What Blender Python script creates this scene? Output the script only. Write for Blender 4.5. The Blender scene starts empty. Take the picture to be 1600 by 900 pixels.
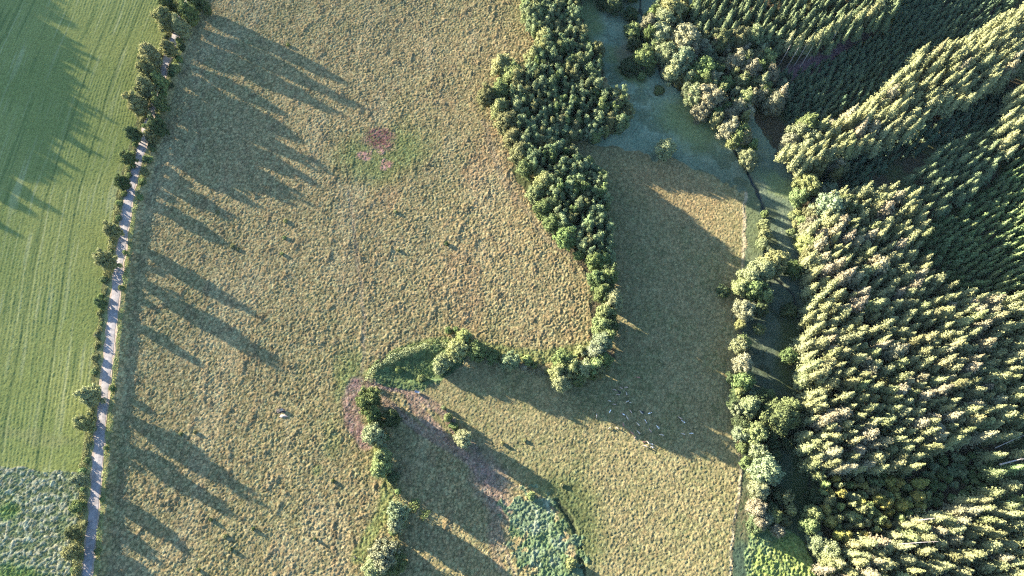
import bpy, bmesh, math, random
import numpy as np
from mathutils import Vector

random.seed(11)
RNG = np.random.default_rng(11)
R = math.radians
SC = bpy.context.scene

# ------------------------------------------------------------------ camera
F_PX, TILT, CAM_H = 1067.0, R(22), 300.0
cam = bpy.data.cameras.new('camera')
cam.sensor_width = 36.0
cam.lens = 36.0 * F_PX / 1600.0
cam.clip_start = 1.0
cam.clip_end = 6000.0
cam_o = bpy.data.objects.new('camera', cam)
SC.collection.objects.link(cam_o)
cam_o.location = (0, 0, CAM_H)
cam_o.rotation_euler = (TILT, 0, 0)
SC.camera = cam_o

# ------------------------------------------------------------------ sky, sun, exposure
SUN_EL = R(10.5)
SUN_DIR = R(-29.5)                       # the way the shadows fall on the ground
world = bpy.data.worlds.new('World')
SC.world = world
world.use_nodes = True
wn = world.node_tree.nodes
wl = world.node_tree.links
wn.clear()
sky = wn.new('ShaderNodeTexSky')
sky.sky_type = 'NISHITA'
sky.sun_disc = False
sky.sun_elevation = SUN_EL
sky.ozone_density = 3.0
sky.sun_rotation = R(90) - (SUN_DIR + math.pi)
bg = wn.new('ShaderNodeBackground')
bg.inputs['Strength'].default_value = 0.068
wo = wn.new('ShaderNodeOutputWorld')
wl.new(sky.outputs[0], bg.inputs[0])
wl.new(bg.outputs[0], wo.inputs[0])

sun = bpy.data.lights.new('sun', 'SUN')
sun.energy = 5.0
sun.angle = R(0.6)
sun.color = (1.0, 0.89, 0.72)
sun_o = bpy.data.objects.new('sun', sun)
SC.collection.objects.link(sun_o)
sun_o.location = (-200, 150, 350)
LDIR = Vector((math.cos(SUN_DIR) * math.cos(SUN_EL), math.sin(SUN_DIR) * math.cos(SUN_EL), -math.sin(SUN_EL)))
sun_o.rotation_euler = LDIR.to_track_quat('-Z', 'Y').to_euler()

SC.view_settings.view_transform = 'Standard'
SC.view_settings.look = 'None'
SC.view_settings.exposure = 3.4
SC.view_settings.gamma = 1.0
SC.view_settings.use_curve_mapping = False
SC.cycles.max_bounces = 4
SC.cycles.diffuse_bounces = 2
SC.cycles.transmission_bounces = 2
SC.cycles.glossy_bounces = 1
SC.cycles.transparent_max_bounces = 4
SC.cycles.use_denoising = False
SC.cycles.pixel_filter_type = 'BLACKMAN_HARRIS'
SC.cycles.filter_width = 1.15
SC.cycles.use_adaptive_sampling = False
SC.cycles.sample_clamp_direct = 0.12
SC.cycles.sample_clamp_indirect = 0.5

# ------------------------------------------------------------------ photograph pixel <-> place
ct, st_ = math.cos(TILT), math.sin(TILT)


def G(px, py, z=0.0):
    """point of the place at height z that the photograph's pixel shows"""
    x = (np.asarray(px, float) - 800) / F_PX
    y = (450 - np.asarray(py, float)) / F_PX
    dy = y * ct + st_
    dz = y * st_ - ct
    t = (z - CAM_H) / dz
    return x * t, dy * t


def PX(x, y, z=0.0):
    zz = z - CAM_H
    depth = y * st_ - zz * ct
    v = y * ct + zz * st_
    return 800 + F_PX * x / depth, 450 - F_PX * v / depth


def mpp(px, py, z=0.0):
    x, y = G(px, py, z)
    return (y * st_ - (z - CAM_H) * ct) / F_PX


def in_poly(px, py, poly):
    px = np.asarray(px, float)
    py = np.asarray(py, float)
    res = np.zeros(px.shape, bool)
    n = len(poly)
    for i in range(n):
        x0, y0 = poly[i]
        x1, y1 = poly[(i + 1) % n]
        if y0 == y1:
            continue
        c = ((y0 > py) != (y1 > py)) & (px < (x1 - x0) * (py - y0) / (y1 - y0) + x0)
        res ^= c
    return res


def line_dist(x, y, pts):
    """distance to a polyline and signed side (positive = right of the walking direction)"""
    best = np.full(x.shape, 1e9)
    side = np.zeros(x.shape)
    for (ax, ay), (bx, by) in zip(pts[:-1], pts[1:]):
        dx, dy = bx - ax, by - ay
        L2 = dx * dx + dy * dy
        t = np.clip(((x - ax) * dx + (y - ay) * dy) / L2, 0, 1)
        ex, ey = x - (ax + t * dx), y - (ay + t * dy)
        d = np.hypot(ex, ey)
        cr = dx * ey - dy * ex
        m = d < best
        best = np.where(m, d, best)
        side = np.where(m, np.where(cr > 0, -1, 1), side)
    return best, side


_LAT = {}


def vnoise(x, y, seed=0):
    if seed not in _LAT:
        _LAT[seed] = np.random.default_rng(1000 + seed).random((256, 256))
    L = _LAT[seed]
    xi = np.floor(x).astype(np.int64)
    yi = np.floor(y).astype(np.int64)
    fx = x - xi
    fy = y - yi
    fx = fx * fx * (3 - 2 * fx)
    fy = fy * fy * (3 - 2 * fy)
    a = L[xi & 255, yi & 255]
    b = L[(xi + 1) & 255, yi & 255]
    c = L[xi & 255, (yi + 1) & 255]
    d = L[(xi + 1) & 255, (yi + 1) & 255]
    return (a * (1 - fx) + b * fx) * (1 - fy) + (c * (1 - fx) + d * fx) * fy


def fbm(x, y, seed=0, octs=3):
    s = 0
    amp = 1.0
    tot = 0
    for o in range(octs):
        # turn each octave so the lattice never lines up
        a = 0.6 + o * 1.1 + seed
        xr = x * math.cos(a) - y * math.sin(a)
        yr = x * math.sin(a) + y * math.cos(a)
        s = s + amp * vnoise(xr * 2 ** o + 31 * o, yr * 2 ** o + 17 * o, seed + o)
        tot += amp
        amp *= 0.5
    return s / tot


def sstep(a, b, v):
    t = np.clip((v - a) / (b - a), 0, 1)
    return t * t * (3 - 2 * t)


ROAD_PX = [(118, 1010), (127, 950), (136, 890), (146, 800), (156, 680), (169, 560), (178, 480), (188, 400), (202, 305), (219, 240), (240, 160),
           (261, 90), (280, 40), (296, -5), (315, -60), (340, -140)]
ROAD_Z = 1.8
ROAD = [tuple(float(v) for v in G(a, b, ROAD_Z)) for a, b in ROAD_PX]
DITCH_PX = [(1003, -60), (1000, 18), (1012, 40), (1035, 120), (1110, 175), (1165, 262), (1178, 288), (1192, 318), (1196, 350)]
DITCH2_PX = [(1196, 350), (1197, 420), (1240, 460), (1262, 560), (1262, 700), (1268, 780), (1262, 850), (1276, 880), (1284, 940)]
DITCH = [tuple(float(v) for v in G(a, b)) for a, b in DITCH_PX]
DITCH2 = [tuple(float(v) for v in G(a, b)) for a, b in DITCH2_PX]


HOLLOW = tuple(float(v) for v in G(650, 574))


def ground_base(x, y):
    """large shape of the ground: the lane bank on the left, gentle swells, the ditch"""
    d, s = line_dist(x, y, ROAD)
    sd = d * s
    z = ROAD_Z * (1 - sstep(4.2, 8.5, sd))
    z = z + (fbm(x / 60, y / 60, 40, 2) - 0.5) * 1.2 * sstep(9, 40, np.abs(sd))
    hx, hy = HOLLOW
    z = z - 1.6 * (1 - sstep(0.55, 1.0, np.hypot((x - hx) / 20.0, (y - hy) / 8.0)))
    return z, sd


def gz(x, y):
    z, sd = ground_base(np.array([float(x)]), np.array([float(y)]))
    return float(z[0])


# ------------------------------------------------------------------ small helpers
def link(o):
    SC.collection.objects.link(o)
    return o


def tag(o, label=None, cat=None, group=None, kind=None):
    if label: o['label'] = label
    if cat: o['category'] = cat
    if group: o['group'] = group
    if kind: o['kind'] = kind
    return o


def np_mesh(name, V, Fq, mats=(), smooth=False, midx=None, attrs=None, tris=False):
    me = bpy.data.meshes.new(name)
    k = 3 if tris else 4
    V = np.asarray(V, np.float32)
    Fq = np.asarray(Fq, np.int32)
    me.vertices.add(len(V))
    me.vertices.foreach_set('co', V.ravel())
    me.loops.add(Fq.size)
    me.loops.foreach_set('vertex_index', Fq.ravel())
    me.polygons.add(len(Fq))
    me.polygons.foreach_set('loop_start', np.arange(0, Fq.size, k, dtype=np.int32))
    me.polygons.foreach_set('loop_total', np.full(len(Fq), k, np.int32))
    if midx is not None:
        me.polygons.foreach_set('material_index', np.asarray(midx, np.int32))
    me.polygons.foreach_set('use_smooth', np.full(len(Fq), smooth, bool))
    for m in mats:
        me.materials.append(m)
    me.update(calc_edges=True)
    if attrs:
        for an, data in attrs.items():
            a = me.attributes.new(an, 'FLOAT_COLOR', 'POINT')
            c4 = np.ones((len(V), 4), np.float32)
            c4[:, :3] = data
            a.data.foreach_set('color', c4.ravel())
    return me


def tube(path, radii, sides=6):
    """verts and quads of a tapering tube along a path"""
    V, Fq = [], []
    for i, (p, r) in enumerate(zip(path, radii)):
        p = Vector(p)
        d = (Vector(path[min(i + 1, len(path) - 1)]) - Vector(path[max(i - 1, 0)])).normalized()
        a = d.orthogonal().normalized()
        b = d.cross(a)
        for k in range(sides):
            t = 2 * math.pi * k / sides
            V.append(p + (a * math.cos(t) + b * math.sin(t)) * r)
    for i in range(len(path) - 1):
        for k in range(sides):
            k2 = (k + 1) % sides
            Fq.append((i * sides + k, i * sides + k2, (i + 1) * sides + k2, (i + 1) * sides + k))
    return V, Fq


def join(parts):
    V, Fq, off = [], [], 0
    for v, f in parts:
        V.extend([tuple(p) for p in v])
        Fq.extend([tuple(i + off for i in q) for q in f])
        off += len(v)
    return np.array(V, np.float32), np.array(Fq, np.int32)


# ------------------------------------------------------------------ materials
def mat(name):
    m = bpy.data.materials.new(name)
    m.use_nodes = True
    m.node_tree.nodes.clear()
    return m, m.node_tree.nodes, m.node_tree.links


def mat_ground(name, contrast=0.5, scale=1.6, bump=0.3):
    """surface colour comes from the ground's own colour attribute, broken up by noise at two sizes"""
    m, n, l = mat(name)
    out = n.new('ShaderNodeOutputMaterial')
    b = n.new('ShaderNodeBsdfDiffuse')
    b.inputs['Roughness'].default_value = 1.0
    at = n.new('ShaderNodeAttribute')
    at.attribute_name = 'soil'
    tc = n.new('ShaderNodeNewGeometry')
    nz = n.new('ShaderNodeTexNoise')
    nz.inputs['Scale'].default_value = scale
    nz.inputs['Detail'].default_value = 3
    nz.inputs['Roughness'].default_value = 0.7
    l.new(tc.outputs['Position'], nz.inputs['Vector'])
    mr = n.new('ShaderNodeMapRange')
    mr.inputs['From Min'].default_value = 0.3
    mr.inputs['From Max'].default_value = 0.7
    mr.inputs['To Min'].default_value = 1 - contrast
    mr.inputs['To Max'].default_value = 1 + contrast
    l.new(nz.outputs['Fac'], mr.inputs['Value'])
    mx = n.new('ShaderNodeVectorMath')
    mx.operation = 'SCALE'
    l.new(at.outputs['Color'], mx.inputs[0])
    l.new(mr.outputs[0], mx.inputs['Scale'])
    l.new(mx.outputs[0], b.inputs['Color'])
    if bump:
        bp = n.new('ShaderNodeBump')
        bp.inputs['Strength'].default_value = bump
        bp.inputs['Distance'].default_value = 0.3
        l.new(nz.outputs['Fac'], bp.inputs['Height'])
        l.new(bp.outputs[0], b.inputs['Normal'])
    l.new(b.outputs[0], out.inputs[0])
    return m


def mat_leaf(name, base=None, trans=0.25, var=0.35, spot=0.5):
    """leaves: the tree's own colour (object colour), varied per tree and clump by clump"""
    m, n, l = mat(name)
    out = n.new('ShaderNodeOutputMaterial')
    d = n.new('ShaderNodeBsdfDiffuse')
    t = n.new('ShaderNodeBsdfTranslucent')
    mix = n.new('ShaderNodeMixShader')
    mix.inputs[0].default_value = trans
    oi = n.new('ShaderNodeObjectInfo')
    geo = n.new('ShaderNodeNewGeometry')
    nz = n.new('ShaderNodeTexNoise')
    nz.inputs['Scale'].default_value = spot
    nz.inputs['Detail'].default_value = 3
    nz.inputs['Roughness'].default_value = 0.65
    l.new(geo.outputs['Position'], nz.inputs['Vector'])
    mr = n.new('ShaderNodeMapRange')
    mr.inputs['From Min'].default_value = 0.3
    mr.inputs['From Max'].default_value = 0.7
    mr.inputs['To Min'].default_value = 1 - var
    mr.inputs['To Max'].default_value = 1 + var
    l.new(nz.outputs['Fac'], mr.inputs['Value'])
    mr2 = n.new('ShaderNodeMapRange')
    mr2.inputs['To Min'].default_value = 0.82
    mr2.inputs['To Max'].default_value = 1.2
    l.new(oi.outputs['Random'], mr2.inputs['Value'])
    mu = n.new('ShaderNodeMath')
    mu.operation = 'MULTIPLY'
    l.new(mr.outputs[0], mu.inputs[0])
    l.new(mr2.outputs[0], mu.inputs[1])
    vs = n.new('ShaderNodeVectorMath')
    vs.operation = 'SCALE'
    l.new(oi.outputs['Color'], vs.inputs[0])
    l.new(mu.outputs[0], vs.inputs['Scale'])
    l.new(vs.outputs[0], d.inputs['Color'])
    l.new(vs.outputs[0], t.inputs['Color'])
    l.new(d.outputs[0], mix.inputs[1])
    l.new(t.outputs[0], mix.inputs[2])
    l.new(mix.outputs[0], out.inputs[0])
    return m


def mat_noise(name, c1, c2, scale=2.0, rough=0.9, bump=0.0, stretch=(1, 1, 1)):
    m, n, l = mat(name)
    out = n.new('ShaderNodeOutputMaterial')
    b = n.new('ShaderNodeBsdfPrincipled')
    b.inputs['Roughness'].default_value = rough
    b.inputs['Specular IOR Level'].default_value = 0.2
    geo = n.new('ShaderNodeTexCoord')
    mp = n.new('ShaderNodeMapping')
    mp.inputs['Scale'].default_value = stretch
    l.new(geo.outputs['Object'], mp.inputs[0])
    nz = n.new('ShaderNodeTexNoise')
    nz.inputs['Scale'].default_value = scale
    nz.inputs['Detail'].default_value = 4
    l.new(mp.outputs[0], nz.inputs['Vector'])
    cr = n.new('ShaderNodeValToRGB')
    cr.color_ramp.elements[0].position = 0.35
    cr.color_ramp.elements[1].position = 0.65
    cr.color_ramp.elements[0].color = (*c1, 1)
    cr.color_ramp.elements[1].color = (*c2, 1)
    l.new(nz.outputs['Fac'], cr.inputs[0])
    l.new(cr.outputs[0], b.inputs['Base Color'])
    if bump:
        bp = n.new('ShaderNodeBump')
        bp.inputs['Strength'].default_value = bump
        l.new(nz.outputs['Fac'], bp.inputs['Height'])
        l.new(bp.outputs[0], b.inputs['Normal'])
    l.new(b.outputs[0], out.inputs[0])
    return m


M_MEADOW = mat_ground('meadow grass', 0.38, 1.5, 0.55)
M_HAY = mat_ground('mown grass', 0.22, 1.6, 0.3)
M_PAST = mat_ground('grazed grass', 0.30, 1.6, 0.5)
M_MARSH = mat_ground('sedge', 0.22, 1.2, 0.5)
M_FLOOR = mat_ground('needle litter', 0.4, 0.6, 0.4)
M_LEAF = mat_leaf('broad leaves', trans=0.22, var=0.35, spot=0.55)
M_NEEDLE = mat_leaf('needles', trans=0.12, var=0.35, spot=0.7)
M_BARK = mat_noise('bark', (0.05, 0.045, 0.035), (0.11, 0.10, 0.08), 3.0)
M_PALEBARK = mat_noise('weathered wood', (0.30, 0.25, 0.21), (0.5, 0.43, 0.38), 3.0)
M_ROAD = mat_noise('worn asphalt', (0.165, 0.15, 0.148), (0.25, 0.23, 0.225), 0.8, 0.95)
M_EDGE = mat_noise('gravel edge', (0.20, 0.155, 0.12), (0.32, 0.25, 0.19), 1.2, 0.95)
M_WATER = mat_noise('ditch water', (0.012, 0.02, 0.022), (0.02, 0.03, 0.03), 0.5, 0.15)

# ------------------------------------------------------------------ the ground: one fine sheet, split by what grows on it
STEP = 0.40
XS = np.arange(-330, 345, STEP)
YS = np.arange(-40, 340, STEP)
NX, NY = len(XS), len(YS)
X, Y = np.meshgrid(XS, YS)
X = X + (np.random.default_rng(5).random(X.shape) - 0.5) * STEP * 0.5
Y = Y + (np.random.default_rng(6).random(Y.shape) - 0.5) * STEP * 0.5
Z0, SD = ground_base(X, Y)
QX, QY = PX(X, Y, Z0)
# wobble so that zone borders are never ruler-straight
WX = QX + (fbm(X / 7, Y / 7, 60, 3) - 0.5) * 22
WY = QY + (fbm(X / 7 + 50, Y / 7, 64, 3) - 0.5) * 22

P_PAST = [(870, 208), (905, 216), (1000, 240), (1100, 268), (1164, 302), (1163, 420), (1157, 520), (1155, 620), (1156, 740), (1150, 790), (1141, 850), (1136, 960),
          (1130, 1100), (830, 1100), (830, 900), (905, 870), (850, 770), (700, 690), (640, 600), (760, 570), (860, 590), (925, 600), (960, 500), (970, 420), (950, 300)]
P_FLOOR = [(1045, -300), (1090, 50), (1180, 190), (1245, 290), (1262, 440), (1276, 520), (1268, 600), (1280, 760), (1290, 860), (1300, 1100),
           (2600, 1100), (2600, -400)]
P_MARSH = [(895, -300), (905, 60), (940, 120), (985, 160), (905, 216), (1000, 240), (1100, 268), (1164, 302), (1163, 420), (1157, 520), (1155, 620), (1156, 740), (1150, 790),
           (1141, 850), (1136, 1100), (1310, 1100), (1310, -300)]
P_REED = [(1172, 835), (1215, 822), (1250, 835), (1278, 870), (1290, 1000), (1165, 1000), (1168, 860)]
P_TEAL = [(808, 775), (840, 765), (878, 800), (900, 845), (915, 930), (850, 930), (812, 850), (798, 815)]
P_SEDGE = [(578, 590), (600, 570), (645, 550), (700, 540), (730, 548), (720, 580), (690, 600), (640, 610)]
P_THISTLE = [(-600, 712), (0, 724), (60, 734), (130, 742), (110, 1300), (-600, 1300)]

zone = np.zeros(X.shape, np.int32)                 # 0 meadow
zone[in_poly(WX, WY, P_PAST)] = 1
zone[in_poly(WX, WY, P_MARSH)] = 2
zone[in_poly(WX, WY, P_FLOOR)] = 3
P_GR = [(815, -60), (900, -60), (910, 40), (940, 90), (945, 140), (975, 150), (975, 205), (900, 215), (880, 230), (940, 270), (950, 420), (940, 500), (960, 560), (900, 600), (880, 590), (925, 540), (925, 440), (890, 400), (840, 330), (800, 270), (790, 190), (800, 120), (835, 80)]
zone[in_poly(WX, WY, P_GR)] = 3
zone[in_poly(WX, WY, P_REED)] = 4
TX = QX + (fbm(X / 4, Y / 4, 66, 3) - 0.5) * 85
TY = QY + (fbm(X / 4 + 50, Y / 4, 68, 3) - 0.5) * 85
zone[in_poly(TX, TY, P_TEAL) | in_poly(WX, WY, P_SEDGE)] = 5
hay = SD < -6.6 - (fbm(X / 5, Y / 5, 70, 2) - 0.5) * 1.5
zone[hay] = 6
zone[hay & in_poly(QX, WY, P_THISTLE)] = 7
zone[(SD < 4.6 + (fbm(X / 3, Y / 3, 72, 2) - 0.5) * 2.5) & (SD > -7.5) & ~hay] = 8


def ell(cx, cy, rx, ry, ang=0, soft=0.5):
    a = R(ang)
    dx, dy = WX - cx, WY - cy
    u = (dx * math.cos(a) + dy * math.sin(a)) / rx
    v = (-dx * math.sin(a) + dy * math.cos(a)) / ry
    return 1 - sstep(1 - soft, 1 + soft, np.hypot(u, v))


def pline(pts, w):
    d, _ = line_dist(WX * 0.35 + QX * 0.65, WY * 0.35 + QY * 0.65, pts)
    return 1 - sstep(w * 0.5, w, d)


def mixc(C, col, m):
    return C * (1 - m[..., None]) + np.array(col)[None, None, :] * m[..., None]


big = fbm(X / 45, Y / 45, 10, 3)
mid = fbm(X / 9, Y / 9, 14, 3)
tus = fbm(X / 1.25, Y / 1.55, 18, 3)                # tussocks
fine = np.random.default_rng(9).random(X.shape)
tus2 = fbm(X / 3.2, Y / 4.5, 22, 2)


def domes(x, y, cell, seed):
    """tussocks: one dome of its own size and height in each jittered cell; returns height and a per-tussock number"""
    g = np.random.default_rng(seed)
    jx, jy, jr, jh = g.random((4, 512, 512))
    xi = np.floor(x / cell).astype(np.int64)
    yi = np.floor(y / cell).astype(np.int64)
    best = np.zeros(x.shape)
    idn = np.full(x.shape, 0.5)
    for di in (-1, 0, 1):
        for dj in (-1, 0, 1):
            a, b = (xi + di) & 511, (yi + dj) & 511
            cx = (xi + di + jx[a, b]) * cell
            cy = (yi + dj + jy[a, b]) * cell
            rr = cell * (0.45 + 0.45 * jr[a, b])
            d2 = ((x - cx) ** 2 + ((y - cy) * 0.85) ** 2) / rr ** 2
            h = np.maximum(0, 1 - d2) * (0.35 + 0.65 * jh[a, b])
            m = h > best
            best = np.where(m, h, best)
            idn = np.where(m, jh[b, a], idn)
    return best, idn


dom, did = domes(X, Y, 0.98, 77)
tuft = sstep(0.15, 0.6, dom)

# trampled or bare patches and tracks
mud = np.zeros(X.shape)
for pts, w, k in [([(562, 598), (600, 600), (640, 612), (690, 645), (740, 700), (770, 750)], 10, 0.8),
                  ([(560, 600), (548, 625), (552, 660), (572, 690)], 17, 0.95),
                  ([(640, 612), (650, 640), (690, 680), (735, 720), (770, 770)], 11, 0.7),
                  ([(600, 625), (640, 660), (700, 700), (765, 740), (775, 790)], 9, 0.6)]:
    mud = np.maximum(mud, pline(pts, w) * k)
mud = np.maximum(mud, ell(770, 760, 24, 60, -20) * 0.7)
mud = np.maximum(mud, ell(775, 840, 12, 60, -10) * 0.4)
path = np.maximum.reduce([pline([(565, 600), (570, 520), (562, 440), (552, 360), (545, 300)], 4) * 0.6,
                          pline([(772, 780), (785, 840), (805, 895), (815, 930)], 3.5) * 0.7,
                          pline([(738, 700), (790, 750), (840, 780), (870, 800)], 3.5) * 0.5,
                          pline([(756, 190), (775, 260), (800, 300), (850, 370), (905, 410)], 6) * 0.5])
edge_path = pline([(1164, 300), (1161, 420), (1154, 620), (1157, 740), (1152, 785), (1143, 850), (1138, 960)], 3.6)
pinkm = np.maximum.reduce([ell(594, 218, 22, 17), ell(570, 243, 7, 9) * 0.9, ell(597, 238, 8, 8), ell(603, 258, 9, 5, -20) * 1.2])
greenp = np.maximum.reduce([ell(600, 240, 70, 42, -10), ell(548, 590, 24, 40) * 0.9, ell(520, 690, 14, 30) * 0.5, ell(495, 737, 10, 8) * 0.8])

SOIL = np.zeros(X.shape + (3,))
H = np.zeros(X.shape)

# meadow
STRAW, OLIVE, RUST = (0.310, 0.250, 0.135), (0.150, 0.160, 0.070), (0.255, 0.155, 0.095)
C = np.zeros(SOIL.shape) + np.array((0.235, 0.205, 0.100))
C = mixc(C, OLIVE, sstep(0.40, 0.68, big * 0.6 + mid * 0.4) * 0.6)
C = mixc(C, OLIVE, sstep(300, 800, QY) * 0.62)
C = mixc(C, (0.175, 0.165, 0.085), sstep(0.45, 0.62, fbm(X / 20, Y / 34, 35, 4)) * 0.55)
C = mixc(C, (0.30, 0.27, 0.16), sstep(0.55, 0.72, fbm(X / 12, Y / 30, 37, 4)) * 0.45)
C = mixc(C, STRAW, tuft * 0.45)
C = mixc(C, RUST, sstep(0.52, 0.72, fbm(X / 14, Y / 22, 33, 3)) * ell(720, 340, 190, 190) * 0.35)
C = mixc(C, (0.16, 0.12, 0.075), sstep(0.6, 0.75, tus2) * 0.35)
C = mixc(C, (0.12, 0.17, 0.055), np.clip(greenp, 0, 1) * 0.75)
C = mixc(C, (0.15, 0.06, 0.075), np.clip(ell(594, 218, 22, 17) * (0.25 + 0.8 * tuft), 0, 0.9))
C = mixc(C, (0.36, 0.17, 0.19), np.clip(pinkm * (1 - ell(594, 216, 24, 18)) * (0.1 + 0.8 * tuft), 0, 0.8))
C = mixc(C, (0.11, 0.17, 0.05), pline([(575, 590), (640, 545), (700, 537), (760, 545), (850, 560), (930, 540)], 14) * 0.6)
C = mixc(C, (0.12, 0.19, 0.05), pline([(560, 870), (600, 800), (608, 750), (590, 700)], 14) * 0.55)
C = mixc(C, (0.225, 0.138, 0.160), np.clip(mud * (0.25 + 0.6 * fine + 0.5 * mid) * 0.9, 0, 0.9))
for a, b, c in [((566, 602), (590, 520), (660, 400)), ((566, 602), (640, 500), (735, 330)), ((564, 600), (535, 480), (505, 330)), ((566, 602), (610, 540), (720, 470)), ((556, 612), (480, 660), (440, 645)), ((560, 640), (545, 760), (580, 880)), ((548, 640), (520, 760), (525, 900)),
                ((745, 150), (768, 230), (835, 330)), ((900, 30), (900, 30), (901, 31)), ((560, 440), (540, 250), (545, 60)), ((790, 20), (700, 200), (640, 330)), ((330, 420), (300, 600), (270, 850)), ((430, 250), (400, 500), (390, 800))]:
    C = mixc(C, (0.13, 0.115, 0.07), pline([a, b, c], 2.2) * 0.55 * sstep(0.35, 0.6, mid))
C = mixc(C, (0.20, 0.17, 0.12), path)
MEADOW_C = C
Hm = 0.27 * dom * (0.35 + 0.9 * tus2 + 0.5 * sstep(0.35, 0.65, mid)) + 0.10 * (tus - 0.5) + 0.4 * np.maximum(tus2 - 0.72, 0) * 4
Hm = Hm * (1 - 0.75 * np.clip(mud, 0, 1)) * (1 - 0.6 * path) * (1 - 0.35 * np.clip(greenp, 0, 1))

# grazed pasture on the right
C = np.zeros(SOIL.shape) + np.array((0.215, 0.215, 0.105))
C = mixc(C, (0.15, 0.18, 0.075), sstep(0.4, 0.7, mid) * 0.6)
C = mixc(C, STRAW, tuft * 0.45)
C = mixc(C, (0.33, 0.235, 0.115), ell(1060, 300, 90, 40, 30) * 0.5)
C = mixc(C, (0.125, 0.17, 0.06), ell(870, 830, 66, 90) * 0.8)
C = mixc(C, (0.07, 0.10, 0.045), ell(860, 830, 60, 80) * sstep(0.5, 0.62, mid) * 0.7)
wetd = pline([(868, 782), (893, 812), (905, 850), (914, 905)], 5)
C = mixc(C, (0.045, 0.06, 0.035), wetd * 0.85)
C = mixc(C, (0.225, 0.138, 0.160), np.clip(mud * (0.25 + 0.6 * fine + 0.5 * mid) * 0.8, 0, 0.9))
C = mixc(C, (0.20, 0.17, 0.12), path)
C = mixc(C, (0.40, 0.36, 0.25), edge_path)
PAST_C = C
Hp = (0.20 * dom + 0.08 * (tus - 0.5)) * (0.45 + 0.55 * sstep(560, 720, QY)) - 0.5 * wetd

# marsh
C = np.zeros(SOIL.shape) + np.array((0.115, 0.170, 0.125))
darkm = np.maximum.reduce([ell(1080, 195, 55, 32, 30), ell(920, 30, 22, 42), ell(965, 85, 18, 14), ell(985, 118, 24, 10, 30), ell(1240, 560, 26, 80),
                           ell(1255, 740, 20, 60)])
C = mixc(C, (0.155, 0.205, 0.150), sstep(0.45, 0.62, fbm(X / 5, Y / 5, 55, 3)) * 0.7)
C = mixc(C, (0.07, 0.10, 0.06), (1 - sstep(0.30, 0.40, fbm(X / 7, Y / 7, 57, 3))) * 0.7)
C = mixc(C, (0.10, 0.135, 0.05), darkm * 0.85)
C = mixc(C, (0.12, 0.105, 0.08), ell(975, 82, 16, 14) * 0.6)
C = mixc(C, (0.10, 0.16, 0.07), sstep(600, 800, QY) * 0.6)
C = mixc(C, (0.17, 0.24, 0.12), ell(1215, 290, 36, 14, 40))
C = mixc(C, (0.12, 0.16, 0.08), ell(1175, 350, 14, 70) * 0.8)
C = mixc(C, (0.07, 0.13, 0.10), ell(1155, 880, 16, 34))
C = mixc(C, (0.28, 0.22, 0.14), edge_path * 0.5)
C = mixc(C, (0.22, 0.18, 0.12), ell(1165, 800, 16, 40) * 0.6 * tuft)
crack = np.minimum.reduce([np.abs(fbm(X / 16, Y / 16, 50, 2) - 0.5), np.abs(fbm(X / 22 + 9, Y / 22, 52, 2) - 0.52)])
C = mixc(C, (0.05, 0.07, 0.05), (1 - sstep(0.002, 0.006, crack)) * 0.55)
MARSH_C = C
Hs = 0.20 * (tus - 0.5) + 0.16 * (mid - 0.5)

# forest floor
C = np.zeros(SOIL.shape) + np.array((0.085, 0.075, 0.05))
C = mixc(C, (0.07, 0.10, 0.04), sstep(0.4, 0.65, mid) * 0.7)
C = mixc(C, (0.20, 0.12, 0.15), ell(1280, 96, 70, 16, -30))
C = mixc(C, (0.17, 0.11, 0.13), ell(1540, 25, 30, 12, -40))
FLOOR_C = C
Hf = 0.5 * (mid - 0.5) + 0.25 * (tus - 0.5)

C = np.zeros(SOIL.shape) + np.array((0.15, 0.24, 0.06))
C = mixc(C, (0.10, 0.19, 0.10), sstep(0.45, 0.6, mid))
C = mixc(C, (0.22, 0.26, 0.09), tuft * 0.5)
REED_C = C
Hr = 0.5 * dom + 0.5 * (tus - 0.5) + 0.4 * (tus2 - 0.5)

C = np.zeros(SOIL.shape) + np.array((0.125, 0.195, 0.120))
C = mixc(C, (0.26, 0.33, 0.25), sstep(0.46, 0.62, fbm(X / 1.6, Y / 3.0, 59, 3)) * 0.8 * ell(855, 830, 34, 66))
C = mixc(C, (0.10, 0.17, 0.06), sstep(0.5, 0.65, mid) * 0.6)
C = mixc(C, (0.09, 0.145, 0.055), ell(650, 570, 90, 45) * 0.85)
TEAL_C = C
Ht = 0.4 * dom + 0.4 * (tus - 0.5) + 0.4 * (tus2 - 0.5)

# mown hay field: swaths run along the lane
sdw = SD + (fbm(X / 18, Y / 18, 80, 2) - 0.5) * 2.2
rows = 0.5 + 0.5 * np.sin(2 * math.pi * sdw / 1.75 + 2.0 * vnoise(Y / 30, SD / 14, 81))
streak = vnoise(SD * 0.9, Y / 28, 84)
rowamp = sstep(0.25, 0.7, fbm(X / 30, Y / 30, 86, 2))
C = np.zeros(SOIL.shape) + np.array((0.205, 0.240, 0.066))
C = mixc(C, (0.265, 0.305, 0.115), rows * (0.15 + 0.5 * rowamp) * 0.7)
C = mixc(C, (0.30, 0.33, 0.16), sstep(0.70, 0.88, streak) * 0.65)
C = mixc(C, (0.10, 0.155, 0.05), (1 - sstep(0.12, 0.28, streak)) * 0.6)
C = mixc(C, (0.27, 0.25, 0.13), ell(60, 685, 60, 10, 5) * 0.5)
C = mixc(C, (0.145, 0.20, 0.055), sstep(0.45, 0.7, big) * 0.5)
rut = np.minimum(np.abs(SD + 24.5 + 1.5 * vnoise(Y / 60, Y * 0, 87)), np.abs(SD + 40 + 2 * vnoise(Y / 60, Y * 0, 88)))
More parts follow.
